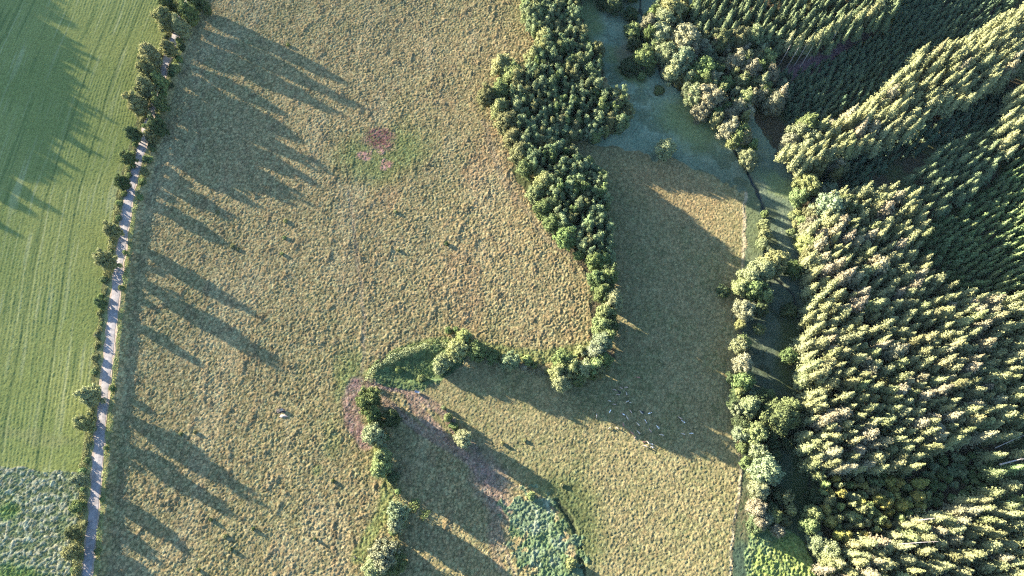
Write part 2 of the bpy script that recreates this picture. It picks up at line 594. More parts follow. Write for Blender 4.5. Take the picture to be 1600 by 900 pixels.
C = mixc(C, (0.09, 0.135, 0.045), (1 - sstep(0.3, 0.9, rut)) * 0.6)
HAY_C = C
Hh = 0.07 * (rows - 0.5) * (0.4 + rowamp) + 0.15 * (tus - 0.5) - 0.06 * (1 - sstep(0.3, 0.9, rut))

# thistle field at the bottom left
C = np.zeros(SOIL.shape) + np.array((0.15, 0.20, 0.10))
pale = sstep(0.42, 0.60, fbm(X / 1.8, Y / 1.3, 90, 3)) * sstep(0.2, 0.7, did + 0.25)
C = mixc(C, (0.36, 0.38, 0.29), pale * 0.75)
C = mixc(C, (0.11, 0.19, 0.045), np.maximum(ell(15, 795, 24, 18), ell(20, 905, 50, 28)) * 0.9)
THIS_C = C
Hth = 0.2 * (pale - 0.5) + 0.32 * dom + 0.3 * (tus - 0.5)

# verges
C = np.zeros(SOIL.shape) + np.array((0.215, 0.225, 0.085))
C = mixc(C, (0.27, 0.25, 0.12), tuft * 0.6)
C = mixc(C, (0.10, 0.12, 0.05), (1 - sstep(-5.2, -4.0, SD)) * 0.6)
VERGE_C = C
Hv = 0.3 * (tus - 0.5) * sstep(2.6, 3.6, np.abs(SD)) + 0.25 * (tus2 - 0.5) * sstep(2.6, 3.6, np.abs(SD))

HS = [Hm, Hp, Hs, Hf, Hr, Ht, Hh, Hth, Hv]
CS = [MEADOW_C, PAST_C, MARSH_C, FLOOR_C, REED_C, TEAL_C, HAY_C, THIS_C, VERGE_C]
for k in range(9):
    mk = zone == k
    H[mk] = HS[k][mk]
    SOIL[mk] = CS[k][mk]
H = H + (fine - 0.5) * np.choose(zone, [0.22, 0.17, 0.12, 0.2, 0.32, 0.32, 0.12, 0.28, 0.2])
fine2 = np.random.default_rng(12).random(X.shape)
SOIL = SOIL * (0.78 + 0.44 * fine2)[..., None]
rough_z = np.choose(zone, [1.0, 0.8, 0.3, 0.3, 0.8, 0.8, 0.12, 0.8, 0.4])
SOIL = SOIL * (1 + ((did - 0.5) * 0.75 + (tuft - 0.5) * 0.22) * rough_z)[..., None]
SOIL = SOIL * (1 + ((did * 7.3) % 1.0 - 0.5)[..., None] * rough_z[..., None] * np.array((0.22, -0.02, -0.10)))
lum = SOIL.mean(-1, keepdims=True)
SOIL = (SOIL * 0.82 + lum * 0.18) * np.choose(zone, [0.98, 0.80, 0.85, 1.0, 0.85, 0.85, 1.05, 0.90, 1.05])[..., None] * np.array((1.05, 0.97, 0.82)) * np.where(zone == 2, 1.8 - 0.85 * sstep(200, 290, QY) - 0.3 * sstep(420, 560, QY), 1.0)[..., None]  # marsh colour carries its shade: lighter upper part, darker low strip
dd1, _ = line_dist(X, Y, DITCH)
dd2, _ = line_dist(X, Y, DITCH2)
dm = np.minimum(dd1, dd2) + (fbm(X / 4, Y / 4, 95, 2) - 0.5) * 1.6
dm2 = 1 - sstep(0.2, 1.2, dm)
ZG = Z0 + H - 0.9 * dm2
SOIL = mixc(SOIL, (0.05, 0.05, 0.04), dm2 * 0.8)
ZG = np.where(np.abs(SD) < 2.9, np.minimum(ZG, ROAD_Z - 0.02), ZG)
del CS, HS, C

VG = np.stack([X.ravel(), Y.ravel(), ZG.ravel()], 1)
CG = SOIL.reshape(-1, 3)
ii = (np.arange(NY - 1)[:, None] * NX + np.arange(NX - 1)[None, :])
QUADS = np.stack([ii, ii + 1, ii + NX + 1, ii + NX], -1).reshape(-1, 4)
FZ = zone[:-1, :-1].ravel()
VIS = ((QX > -140) & (QX < 1740) & (QY < 1000))[:-1, :-1].ravel()
FZ = np.where(VIS, FZ, -1)
NAMES = [('meadow', M_MEADOW), ('pasture', M_PAST), ('marsh', M_MARSH), ('forest_floor', M_FLOOR), ('reed_bed', M_MARSH), ('sedge_bed', M_MARSH),
         ('mown_field', M_HAY), ('thistle_field', M_MEADOW), ('road_verge', M_HAY)]
for k, (nm, mt) in enumerate(NAMES):
    q = QUADS[FZ == k]
    if not len(q):
        continue
    u, inv = np.unique(q.ravel(), return_inverse=True)
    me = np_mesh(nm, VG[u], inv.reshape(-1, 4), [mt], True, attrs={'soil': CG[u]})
    tag(link(bpy.data.objects.new(nm, me)), kind='structure')

# the land around, out to the horizon
xo, yo = np.array([-4000, XS[0] + 2, XS[-1] - 2, 4000.]), np.array([-4000, YS[0] + 2, YS[-1] - 2, 4000.])
OV, OF = [], []
for i in range(3):
    for j in range(3):
        if i == 1 and j == 1:
            continue
        b0 = len(OV)
        for a, b in ((xo[i], yo[j]), (xo[i + 1], yo[j]), (xo[i + 1], yo[j + 1]), (xo[i], yo[j + 1])):
            OV.append((a, b, -0.9))
        OF.append((b0, b0 + 1, b0 + 2, b0 + 3))
me = np_mesh('ground', np.array(OV), np.array(OF), [M_PAST], attrs={'soil': np.tile((0.17, 0.19, 0.08), (len(OV), 1))})
tag(link(bpy.data.objects.new('ground', me)), kind='structure')


def smooth_line(pts, n=8):
    P = [Vector((a, b, 0)) for a, b in pts]
    out = []
    for i in range(len(P) - 1):
        p0, p1, p2, p3 = P[max(i - 1, 0)], P[i], P[i + 1], P[min(i + 2, len(P) - 1)]
        for k in range(n):
            t = k / n
            out.append(0.5 * ((2 * p1) + (p2 - p0) * t + (2 * p0 - 5 * p1 + 4 * p2 - p3) * t * t + (3 * p1 - p0 - 3 * p2 + p3) * t ** 3))
    out.append(P[-1])
    return out


def ribbon(name, pts, offs, z, m, wob=0.0, crown=None):
    L = smooth_line(pts)
    V, Fq = [], []
    n = len(offs)
    for i, p in enumerate(L):
        d = (L[min(i + 1, len(L) - 1)] - L[max(i - 1, 0)]).normalized()
        s = Vector((d.y, -d.x, 0))
        for k, o in enumerate(offs):
            o2 = o + (random.uniform(-wob, wob) if k in (0, n - 1) else 0)
            V.append((p.x + s.x * o2, p.y + s.y * o2, z + (crown[k] if crown else 0)))
    for i in range(len(L) - 1):
        for k in range(n - 1):
            a = i * n + k
            Fq.append((a, a + 1, a + n + 1, a + n))
    me = np_mesh(name, np.array(V), np.array(Fq), [m])
    return tag(link(bpy.data.objects.new(name, me)), kind='structure')


ribbon('road_shoulder', ROAD, (-2.4, 0, 2.6), ROAD_Z + 0.02, M_EDGE, 0.5)
ribbon('road', ROAD, (-1.8, -0.9, 0, 0.9, 1.8), ROAD_Z + 0.05, M_ROAD, 0.22, (0, 0.03, 0.05, 0.03, 0))
ribbon('stream', DITCH, (-0.9, 0.9), -0.78, M_WATER)
ribbon('stream', DITCH2, (-0.9, 0.9), -0.78, M_WATER)


# ------------------------------------------------------------------ foliage builders
def unit(v):
    return v / np.maximum(np.linalg.norm(v, axis=-1, keepdims=True), 1e-9)


def leaf_quads(P, N, size, rng, aspect=1.0):
    """one small quad at each point, roughly facing its normal"""
    n = len(P)
    N = unit(N + rng.normal(0, 0.45, (n, 3)))
    T = unit(np.cross(N, rng.normal(0, 1, (n, 3))))
    B = np.cross(N, T)
    s = (size * rng.uniform(0.6, 1.3, n))[:, None]
    a, b = T * s * 0.5, B * s * 0.5 * aspect
    V = np.stack([P - a - b * 0.4, P + a * 0.3 - b, P + a + b * 0.5, P - a * 0.4 + b], 1).reshape(-1, 3)
    return V, np.arange(4 * n).reshape(-1, 4)


_bm = bmesh.new()
bmesh.ops.create_cube(_bm, size=1.0)
bmesh.ops.subdivide_edges(_bm, edges=_bm.edges, cuts=2, use_grid_fill=True)
BLOB_V = unit(np.array([v.co[:] for v in _bm.verts]))
BLOB_F = np.array([[v.index for v in f.verts] for f in _bm.faces])
_bm.free()


def broadleaf(seed, Rr, Hh, base=0.22, lobes=34, per=110, leaf=0.5, lobe_r=0.30, taper=0.0, loose=0.12, scat=(0.62, 1.0)):
    """crown of many leafy lobes over a limb skeleton: returns (crown V,F), (trunk V,F)"""
    rng = np.random.default_rng(seed)
    zc = Hh * (base + 1) / 2
    hz = Hh * (1 - base) / 2
    dirs = []
    i = 0
    while len(dirs) < lobes:                       # spread over the crown, sparse at the very bottom
        k = i + 0.5
        ph = math.acos(1 - 2 * k / (lobes * 1.15))
        th = math.pi * (1 + 5 ** 0.5) * k + rng.normal(0, 0.25)
        dirs.append((math.cos(th) * math.sin(ph), math.sin(th) * math.sin(ph), math.cos(ph)))
        i += 1
    D = np.array(dirs)
    low = D[:, 2] < 0
    wide = np.sqrt((1 - D[:, 2] ** 4) / np.maximum(1 - D[:, 2] ** 2, 0.05))
    up = 1 - taper * np.maximum(D[:, 2], 0)
    D[:, 0] *= np.where(low, wide, up)
    D[:, 1] *= np.where(low, wide, up)
    lr = Rr * lobe_r * rng.uniform(0.75, 1.35, lobes)
    rad = rng.uniform(scat[0], scat[1], lobes) * 0.86
    D = D + rng.normal(0, 0.12, D.shape)
    Ctr = np.stack([D[:, 0] * (Rr - lr * 0.6) * rad, D[:, 1] * (Rr - lr * 0.6) * rad, zc + D[:, 2] * (hz - lr * 0.5) * rad], 1)
    Vs, Fs, off = [], [], 0
    for c, r, d in zip(Ctr, lr, D):
        n = int(per * (r / (Rr * lobe_r)) ** 2)
        u = unit(rng.normal(0, 1, (n, 3)) + d * 0.7 + np.array((0, 0, 0.15)))
        rr = r * (1 + rng.normal(0, loose, (n, 1)))
        P = c + u * rr
        v, f = leaf_quads(P, u, leaf, rng)
        Vs.append(v); Fs.append(f + off); off += len(v)
        bv = c + BLOB_V * r * 0.80 * rng.uniform(0.85, 1.1, (len(BLOB_V), 1))
        Vs.append(bv); Fs.append(BLOB_F + off); off += len(bv)
    # an inner mass so that the sun does not shine through the whole crown
    bv = np.array((0, 0, zc)) + BLOB_V * np.array((Rr * 0.58, Rr * 0.58, hz * 0.68))
    Vs.append(bv); Fs.append(BLOB_F + off); off += len(bv)
    bv = np.array((0, 0, zc - hz * 0.45)) + BLOB_V * np.array((Rr * 0.62, Rr * 0.62, hz * 0.5))
    Vs.append(bv); Fs.append(BLOB_F + off)
    parts = []
    r0 = 0.022 * Hh + 0.03
    top = (rng.normal(0, 0.2), rng.normal(0, 0.2), Hh * 0.8)
    parts.append(tube([(0, 0, -0.4), (0, 0, Hh * 0.15), (top[0] * 0.5, top[1] * 0.5, Hh * 0.5), top], [r0 * 1.3, r0, r0 * 0.6, r0 * 0.15], 7))
    for c in Ctr[::4]:
        z0 = max(Hh * 0.15, c[2] * 0.55)
        parts.append(tube([(0, 0, z0), (c[0] * 0.5, c[1] * 0.5, (z0 + c[2]) * 0.52), tuple(c)], [r0 * 0.45, r0 * 0.3, r0 * 0.1], 5))
    return (np.concatenate(Vs), np.concatenate(Fs)), join(parts)


def conifer(seed, Rr, Hh, base=0.12, tiers=15, nb=9, sprays=9, leaf=0.7, bulge=0.75, droop=0.25, inner=0.0):
    """spire of drooping branch sprays in tiers over a straight trunk"""
    rng = np.random.default_rng(seed)
    P, N = [], []
    for t in range(tiers):
        f = t / (tiers - 1)
        z = Hh * (base + (0.985 - base) * f ** 0.92)
        rt = Rr * (1 - f) ** bulge * rng.uniform(0.75, 1.2) + 0.12
        n = max(4, int(nb * (0.5 + 0.5 * (1 - f))))
        a0 = rng.uniform(0, 6.28)
        for b in range(n):
            a = a0 + 6.283 * b / n + rng.normal(0, 0.2)
            L = rt * rng.uniform(0.55, 1.3)
            d = np.array((math.cos(a), math.sin(a), 0))
            s = np.array((-d[1], d[0], 0))
            m = max(3, int(sprays * (0.4 + 0.6 * (1 - f))))
            q = rng.uniform(0.22, 1.0, m) ** 0.8
            lat = rng.normal(0, 0.15, m) * L * (1.1 - q * 0.6)
            zz = z - droop * L * q + 0.16 * L * q ** 2 + rng.normal(0, 0.12, m)
            pts = d[None] * (q * L)[:, None] + s[None] * lat[:, None]
            pts[:, 2] = zz
            P.append(pts)
            N.append(np.tile(d * 0.75 + np.array((0, 0, 0.75)), (m, 1)))
    P = np.concatenate(P); N = np.concatenate(N)
    V, F_ = leaf_quads(P, N, leaf, rng, 0.8)
    Vs, Fs, off = [V], [F_], len(V)
    k = 8                                            # dark inner cone of twigs
    zz_ = [base, base + (0.93 - base) * 0.33, base + (0.93 - base) * 0.66, 0.93]
    for (za, ra), (zb, rb) in zip([(zz_[0], 0.45), (zz_[1], 0.55), (zz_[2], 0.36)], [(zz_[1], 0.55), (zz_[2], 0.36), (zz_[3], 0.05)]):
        ang = np.arange(k) * 2 * math.pi / k
        lo = np.stack([np.cos(ang) * Rr * ra, np.sin(ang) * Rr * ra, np.full(k, Hh * za)], 1)
        hi = np.stack([np.cos(ang) * Rr * rb, np.sin(ang) * Rr * rb, np.full(k, Hh * zb)], 1)
        Vs.append(np.concatenate([lo, hi]))
        Fs.append(np.array([(off + i, off + (i + 1) % k, off + k + (i + 1) % k, off + k + i) for i in range(k)]))
        off += 2 * k
    r0 = 0.009 * Hh + 0.04
    tr = [tube([(0, 0, -0.4), (0, 0, Hh * 0.5), (0, 0, Hh * 0.97)], [r0, r0 * 0.7, 0.03], 6)]
    return (np.concatenate(Vs), np.concatenate(Fs)), join(tr)


class Kind:
    def __init__(self, name, R0, H0, builds, leafmat):
        self.name, self.R0, self.H0 = name, R0, H0
        self.raw = builds
        self.crown = [np_mesh(name + '_crown', v, f, [leafmat]) for (v, f), _ in builds]
        self.trunk = [np_mesh(name + '_trunk', v, f, [M_BARK], True) for _, (v, f) in builds]
        self.mat = leafmat


K_BIG = Kind('broadleaf_tree', 4.6, 15.0, [broadleaf(s, 4.6, 15.0, 0.03, 84, 62, 0.50, 0.235, taper=0.35, loose=0.24, scat=(0.5, 1.15)) for s in (1, 2, 3, 4, 5)], M_LEAF)
K_WILLOW = Kind('willow_tree', 4.0, 9.0, [broadleaf(s, 4.0, 9.0, 0.03, 70, 66, 0.42, 0.22, loose=0.28, scat=(0.5, 1.2)) for s in (11, 12, 13)], M_LEAF)
K_ALDER = Kind('alder_tree', 2.6, 15.0, [broadleaf(s, 2.6, 15.0, 0.10, 26, 66, 0.45, 0.36, loose=0.28, scat=(0.3, 1.25)) for s in (21, 22, 23, 24, 25, 26)], M_LEAF)
K_BUSH = Kind('bush', 1.8, 2.6, [broadleaf(s, 1.8, 2.6, 0.0, 14, 60, 0.33, 0.38, loose=0.2) for s in (31, 32, 33)], M_LEAF)
K_SPRUCE = Kind('spruce_tree', 3.1, 24.0, [conifer(s, 3.1, 24.0, 0.42, 14, 12, 20, 0.62, b) for s, b in ((41, 0.70), (42, 0.45), (43, 0.95), (44, 0.80), (45, 0.55))], M_NEEDLE)
K_EDGE = Kind('spruce_tree', 3.3, 24.0, [conifer(s, 3.3, 24.0, 0.06, 19, 11, 16, 0.62, 0.60) for s in (46, 47, 48)], M_NEEDLE)
K_YOUNG = Kind('young_spruce', 1.9, 7.0, [conifer(s, 1.9, 7.0, 0.03, 8, 8, 7, 0.65, 0.65) for s in (51, 52, 53)], M_NEEDLE)
K_SAPLING = Kind('young_broadleaf', 1.7, 6.0, [broadleaf(s, 1.7, 6.0, 0.1, 14, 55, 0.4, 0.42) for s in (61, 62, 63)], M_LEAF)

def fill_trees(poly, spacing, hz, rr, kinds, cols, lab, cat, grp, seed):
    for (x, y) in scatter(poly, hz * 0.6, spacing, seed):
        plant(random.choice(kinds), x, y, rr * random.uniform(0.75, 1.3), hz * random.uniform(0.75, 1.25), random.choice(cols), lab, cat, grp, lean=0.04)


COL = {
    'willow': (0.200, 0.225, 0.110), 'pale': (0.205, 0.225, 0.090), 'grey': (0.175, 0.205, 0.115), 'pink': (0.210, 0.200, 0.120),
    'mid': (0.115, 0.150, 0.055), 'dark': (0.070, 0.095, 0.042), 'green': (0.120, 0.162, 0.060), 'olive': (0.150, 0.160, 0.070),
    'yellow': (0.240, 0.225, 0.060), 'alder': (0.140, 0.178, 0.085), 'bright': (0.165, 0.202, 0.078),
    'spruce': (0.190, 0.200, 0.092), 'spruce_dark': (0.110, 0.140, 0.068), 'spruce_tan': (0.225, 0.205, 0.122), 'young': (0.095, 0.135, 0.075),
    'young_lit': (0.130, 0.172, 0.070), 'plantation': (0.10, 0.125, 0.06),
}


for _k, _c in COL.items():
    _m = sum(_c) / 3
    COL[_k] = tuple(v * 0.92 + _m * 0.08 for v in _c)


def jit(c, a=0.10):
    k = random.uniform(1 - a, 1 + a)
    return tuple(max(0.01, v * k * random.uniform(1 - a * 0.5, 1 + a * 0.5)) for v in c)


def plant(kind, x, y, r, h, col, label, cat, group=None, name=None, lean=0.03, z=None):
    v = random.randrange(len(kind.crown))
    e = bpy.data.objects.new(name or kind.name, None)
    e.empty_display_size = 0.5
    e.location = (x, y, gz(x, y) if z is None else z)
    e.rotation_euler = (random.gauss(0, lean), random.gauss(0, lean), random.uniform(0, 6.283))
    sxy = r / kind.R0
    e.scale = (sxy, sxy, h / kind.H0)
    link(e)
    tag(e, label, cat, group)
    for nm, me in (('trunk', kind.trunk[v]), ('crown', kind.crown[v])):
        o = bpy.data.objects.new(nm, me)
        o.parent = e
        link(o)
        if nm == 'crown':
            c = jit(COL[col] if isinstance(col, str) else col)
            o.color = (*c, 1)
    return e


def merged(name, kind, items, col, label, cat, leafmat=None, frac=1.0):
    """many trees of a kind as one mass: items = (x, y, r, h)"""
    Vs, Fs, off = [], [], 0
    for it in items:
        x, y, r, h = it[:4]
        kd = K_EDGE if len(it) > 4 and it[4] else kind
        (v, f), _ = kd.raw[random.randrange(len(kd.raw))]
        a = random.uniform(0, 6.283)
        s = r / kind.R0
        c, q = math.cos(a) * s, math.sin(a) * s
        w = np.empty_like(v)
        w[:, 0] = v[:, 0] * c - v[:, 1] * q + x
        w[:, 1] = v[:, 0] * q + v[:, 1] * c + y
        w[:, 2] = v[:, 2] * h / kind.H0 + gz(x, y)
        if frac < 1:
            f = f[np.random.default_rng(off + 7).random(len(f)) < frac]
        Vs.append(w); Fs.append(f + off); off += len(w)
    me = np_mesh(name, np.concatenate(Vs), np.concatenate(Fs), [leafmat or kind.mat])
    o = bpy.data.objects.new(name, me)
    o.color = (*COL[col], 1)
    tag(link(o), label, cat, None, 'stuff')
    return o


def scatter(poly, z, spacing, seed, jitter=1.0, maxn=5000):
    """dart throwing in the place, kept to the outline the canopy has in the photograph"""
    rng = np.random.default_rng(seed)
    xs, ys = zip(*[tuple(float(q) for q in G(a, b, z)) for a, b in poly])
    x0, x1, y0, y1 = min(xs), max(xs), min(ys), max(ys)
    world_poly = list(zip(xs, ys))
    N = int((x1 - x0) * (y1 - y0) / spacing ** 2 * 9)
    cx = rng.uniform(x0, x1, N); cy = rng.uniform(y0, y1, N)
    ok = in_poly(cx, cy, world_poly)
    cx, cy = cx[ok], cy[ok]
    cell = {}
    out = []
    for a, b in zip(cx, cy):
        s = spacing * rng.uniform(0.62, 1.2)
        i, j = int(a // spacing), int(b // spacing)
        good = True
        for di in (-1, 0, 1):
            for dj in (-1, 0, 1):
                for (p, q) in cell.get((i + di, j + dj), ()):
                    if (p - a) ** 2 + (q - b) ** 2 < s * s:
                        good = False
        if good:
            cell.setdefault((i, j), []).append((a, b))
            out.append((float(a), float(b)))
    return out[:maxn]



# ------------------------------------------------------------------ trees along the lane (bottom of the photograph to the top)
def place_px(kind, px, py, rpx, h, col, label, cat='tree', group=None, name=None, zb=0.0, kz=0.62, rk=1.15):
    z = zb + h * kz
    x, y = G(px, py, z)
    r = rpx * float(mpp(px, py, z)) * (rk if kind is K_BIG or kind is K_WILLOW else 1.0)
    return plant(kind, float(x), float(y), r, h, col, label, cat, group, name)


ORD = ['first', 'second', 'third', 'fourth', 'fifth', 'sixth', 'seventh', 'eighth', 'ninth', 'tenth', 'eleventh', 'twelfth', 'thirteenth', 'fourteenth',
       'fifteenth', 'sixteenth', 'seventeenth', 'eighteenth', 'nineteenth', 'twentieth', 'twenty-first', 'twenty-second', 'twenty-third',
       'twenty-fourth', 'twenty-fifth', 'twenty-sixth', 'twenty-seventh', 'twenty-eighth']
LANE = [  # px, py, r px, height, kind, colour, words
    (108, 862, 15, 10, 'W', 'olive', 'wide olive willow'), (110, 833, 13, 9, 'W', 'olive', 'round olive willow'),
    (118, 791, 10, 6, 'B', 'green', 'low green bush'), (123, 749, 13, 9, 'W', 'grey', 'round grey-leaved willow'),
    (130, 661, 17, 13, 'T', 'olive', 'spreading olive tree'), (137, 618, 20, 14, 'T', 'willow', 'large pale olive tree'),
    (155, 473, 10, 9, 'T', 'dark', 'small dark tree'), (163, 404, 17, 17, 'T', 'olive', 'tall lone tree with long shadow'),
    (172, 359, 14, 13, 'T', 'olive', 'ragged wind-swept tree'), (188, 283, 14, 11, 'T', 'dark', 'dark round-headed tree'),
    (198, 244, 14, 11, 'T', 'mid', 'round tree with trailing pale side'), (206, 208, 13, 13, 'T', 'dark', 'dark round tree'),
    (213, 160, 19, 17, 'T', 'olive', 'big olive tree'), (222, 134, 19, 18, 'T', 'olive', 'big pale-edged tree'),
    (230, 106, 18, 18, 'T', 'olive', 'tall olive tree'), (232, 84, 19, 17, 'T', 'olive', 'broad feathery tree'),
    (253, 27, 19, 18, 'T', 'olive', 'broad tree with sunlit rim'), (258, 2, 14, 17, 'T', 'dark', 'dark tree at the top edge'),
]
LANE_R = [
    (233, 208, 13, 11, 'T', 'olive', 'light-crowned tree'), (240, 193, 17, 15, 'T', 'dark', 'very dark spreading tree'),
    (245, 156, 14, 14, 'T', 'mid', 'slender mid-green tree'), (248, 124, 16, 14, 'T', 'mid', 'full tree overhanging the lane'),
    (270, 104, 10, 5, 'B', 'bright', 'low bright green bush'), (262, 72, 15, 13, 'T', 'olive', 'rounded olive tree'),
    (279, 36, 17, 18, 'T', 'willow', 'tree with pale rim over the lane'), (288, 12, 19, 20, 'T', 'mid', 'tallest dense tree'),
    (296, -8, 16, 19, 'T', 'dark', 'dark tree cut by the top edge'), (318, 4, 10, 13, 'T', 'dark', 'dark tree beside the pale gravel'),
]
KD = {'T': K_BIG, 'W': K_WILLOW, 'B': K_BUSH, 'A': K_ALDER, 'Y': K_SAPLING, 'S': K_SPRUCE}
CATN = {'T': 'tree', 'W': 'tree', 'B': 'bush', 'A': 'tree', 'Y': 'tree', 'S': 'tree'}
for i, (px, py, r, h, k, c, w) in enumerate(LANE):
    place_px(KD[k], px, py, r, h, c, f'{w}, {ORD[i]} from the bottom on the lane field side', CATN[k], 'trees on the field side of the lane', zb=ROAD_Z, rk=0.82)
for i, (px, py, r, h, k, c, w) in enumerate(LANE_R):
    place_px(KD[k], px, py, r, h, c, f'{w}, {ORD[i]} upward on the lane meadow side', CATN[k], 'trees on the meadow side of the lane', zb=ROAD_Z, rk=0.76)

# small bushes on the bank at the meadow side of the lane
lane_bush = [(176, 607, 6), (190, 450, 5), (196, 395, 4), (218, 308, 6), (222, 284, 7), (232, 249, 7), (238, 232, 5), (166, 700, 4), (160, 780, 4), (153, 862, 5)]
for i, (px, py, r) in enumerate(lane_bush):
    place_px(K_BUSH, px, py, r, random.uniform(1.6, 3.0), 'green', f'low green bush on the meadow-side bank of the lane, {ORD[[0, 4, 5, 6, 7, 8, 9, 1, 2, 3][i]]} bush shown', 'bush',
             'bushes on the lane bank', zb=1.5, kz=0.5)
lb = [o for o in SC.collection.objects if o.get('group') == 'bushes on the lane bank']
for i, o in enumerate(sorted(lb, key=lambda o: o.location.y)):
    o['label'] = f'low green bush on the meadow-side bank of the lane, {ORD[i]} from the bottom'


def leafy_strip(name, pts, width, height, z, col, label, cat, density=10, leaf=0.4, kind=None, leafmat=None, seed=3, var=0.5):
    """one hedge-like mass of leaves along a line, uneven in width and height"""
    rng = np.random.default_rng(seed)
    L = smooth_line(pts, 6)
    P, N = [], []
    for a, b in zip(L[:-1], L[1:]):
        seg = (b - a).length
        d = (b - a).normalized()
        s = Vector((d.y, -d.x, 0))
        n = int(seg * density * width)
        for _ in range(n):
            t = rng.random()
            q = a + (b - a) * t
            k = float(fbm(np.array([q.x / 3.0]), np.array([q.y / 3.0]), 120 + seed, 2)[0])
            k = max(0.05, (k - 0.5) * 2.4 * var * 2 + 0.75)
            o = rng.uniform(-1, 1)
            w = width * 0.5 * (0.6 + 0.5 * k)
            hh = height * k * math.sqrt(max(0.05, 1 - o * o)) * rng.uniform(0.75, 1.1)
            zz = hh if rng.random() < 0.6 else hh * rng.random()
            P.append((q.x + s.x * o * w, q.y + s.y * o * w, z + zz))
            N.append((s.x * o, s.y * o, 0.6))
    V, Fq = leaf_quads(np.array(P), np.array(N), leaf, rng)
    me = np_mesh(name, V, Fq, [leafmat or M_LEAF])
    o = bpy.data.objects.new(name, me)
    o.color = (*COL[col], 1)
    return tag(link(o), label, cat, None, kind)


def px_line(pts, z=0.0):
    return [tuple(float(v) for v in G(a, b, z)) for a, b in pts]


leafy_strip('hedge', px_line([(118, 930), (124, 860), (130, 780), (130, 735), (138, 690), (147, 620), (151, 560), (158, 500), (168, 430), (180, 350), (194, 290), (209, 235), (226, 178), (243, 120), (258, 60), (268, 20), (276, -10)], ROAD_Z),
            3.2, 1.4, ROAD_Z - 0.2, 'olive', 'unclipped hedge of tall weeds between mown field and lane', 'hedge', 22, 0.42, seed=3, var=0.6)
leafy_strip('roadside_weeds', px_line([(150, 900), (159, 800), (170, 680), (182, 560), (191, 480), (201, 400), (214, 310), (231, 245), (250, 175), (270, 110), (292, 50)], ROAD_Z),
            2.2, 1.3, ROAD_Z - 0.5, 'bright', 'strip of sunlit tall weeds on the bank right of the lane', 'weeds', 12, 0.35, 'stuff', seed=4, var=0.6)
# leafy bank round the old oxbow in the middle
leafy_strip('willow_scrub', px_line([(576, 597), (582, 580), (600, 566), (622, 556), (650, 545), (676, 540), (705, 540)]), 2.8, 2.2, -0.3, 'willow',
            'arc of pale willow scrub round the small wet hollow', 'scrub', 14, 0.4, seed=5, var=0.6)
leafy_strip('ditch_weeds', px_line([(572, 590), (592, 563), (625, 546), (660, 536), (700, 534)]), 1.6, 1.0, -0.1, 'green',
            'narrow line of weeds just outside the willow scrub arc', 'weeds', 12, 0.35, seed=6, var=0.7)
leafy_strip('bramble_bank', px_line([(735, 552), (770, 562), (800, 568), (830, 577), (862, 586)]), 4.0, 1.7, -0.1, 'pink',
            'brownish bramble bank between the shrubs and the big tree clump', 'brambles', 10, 0.4, seed=7, var=0.7)
leafy_strip('bramble_row', px_line([(598, 735), (612, 755), (622, 780), (632, 800), (622, 838), (610, 858), (600, 880)]), 3.2, 1.5, -0.1, 'olive',
            'broken line of brambles along the ditch at the bottom', 'brambles', 9, 0.4, seed=8, var=0.9)
leafy_strip('dry_sedge_clump', px_line([(640, 785), (656, 797), (668, 808)]), 6.0, 1.4, -0.1, 'mid',
            'dark clump of sedge and brambles right of the pale willow', 'sedge', 14, 0.45, seed=9, var=0.5)

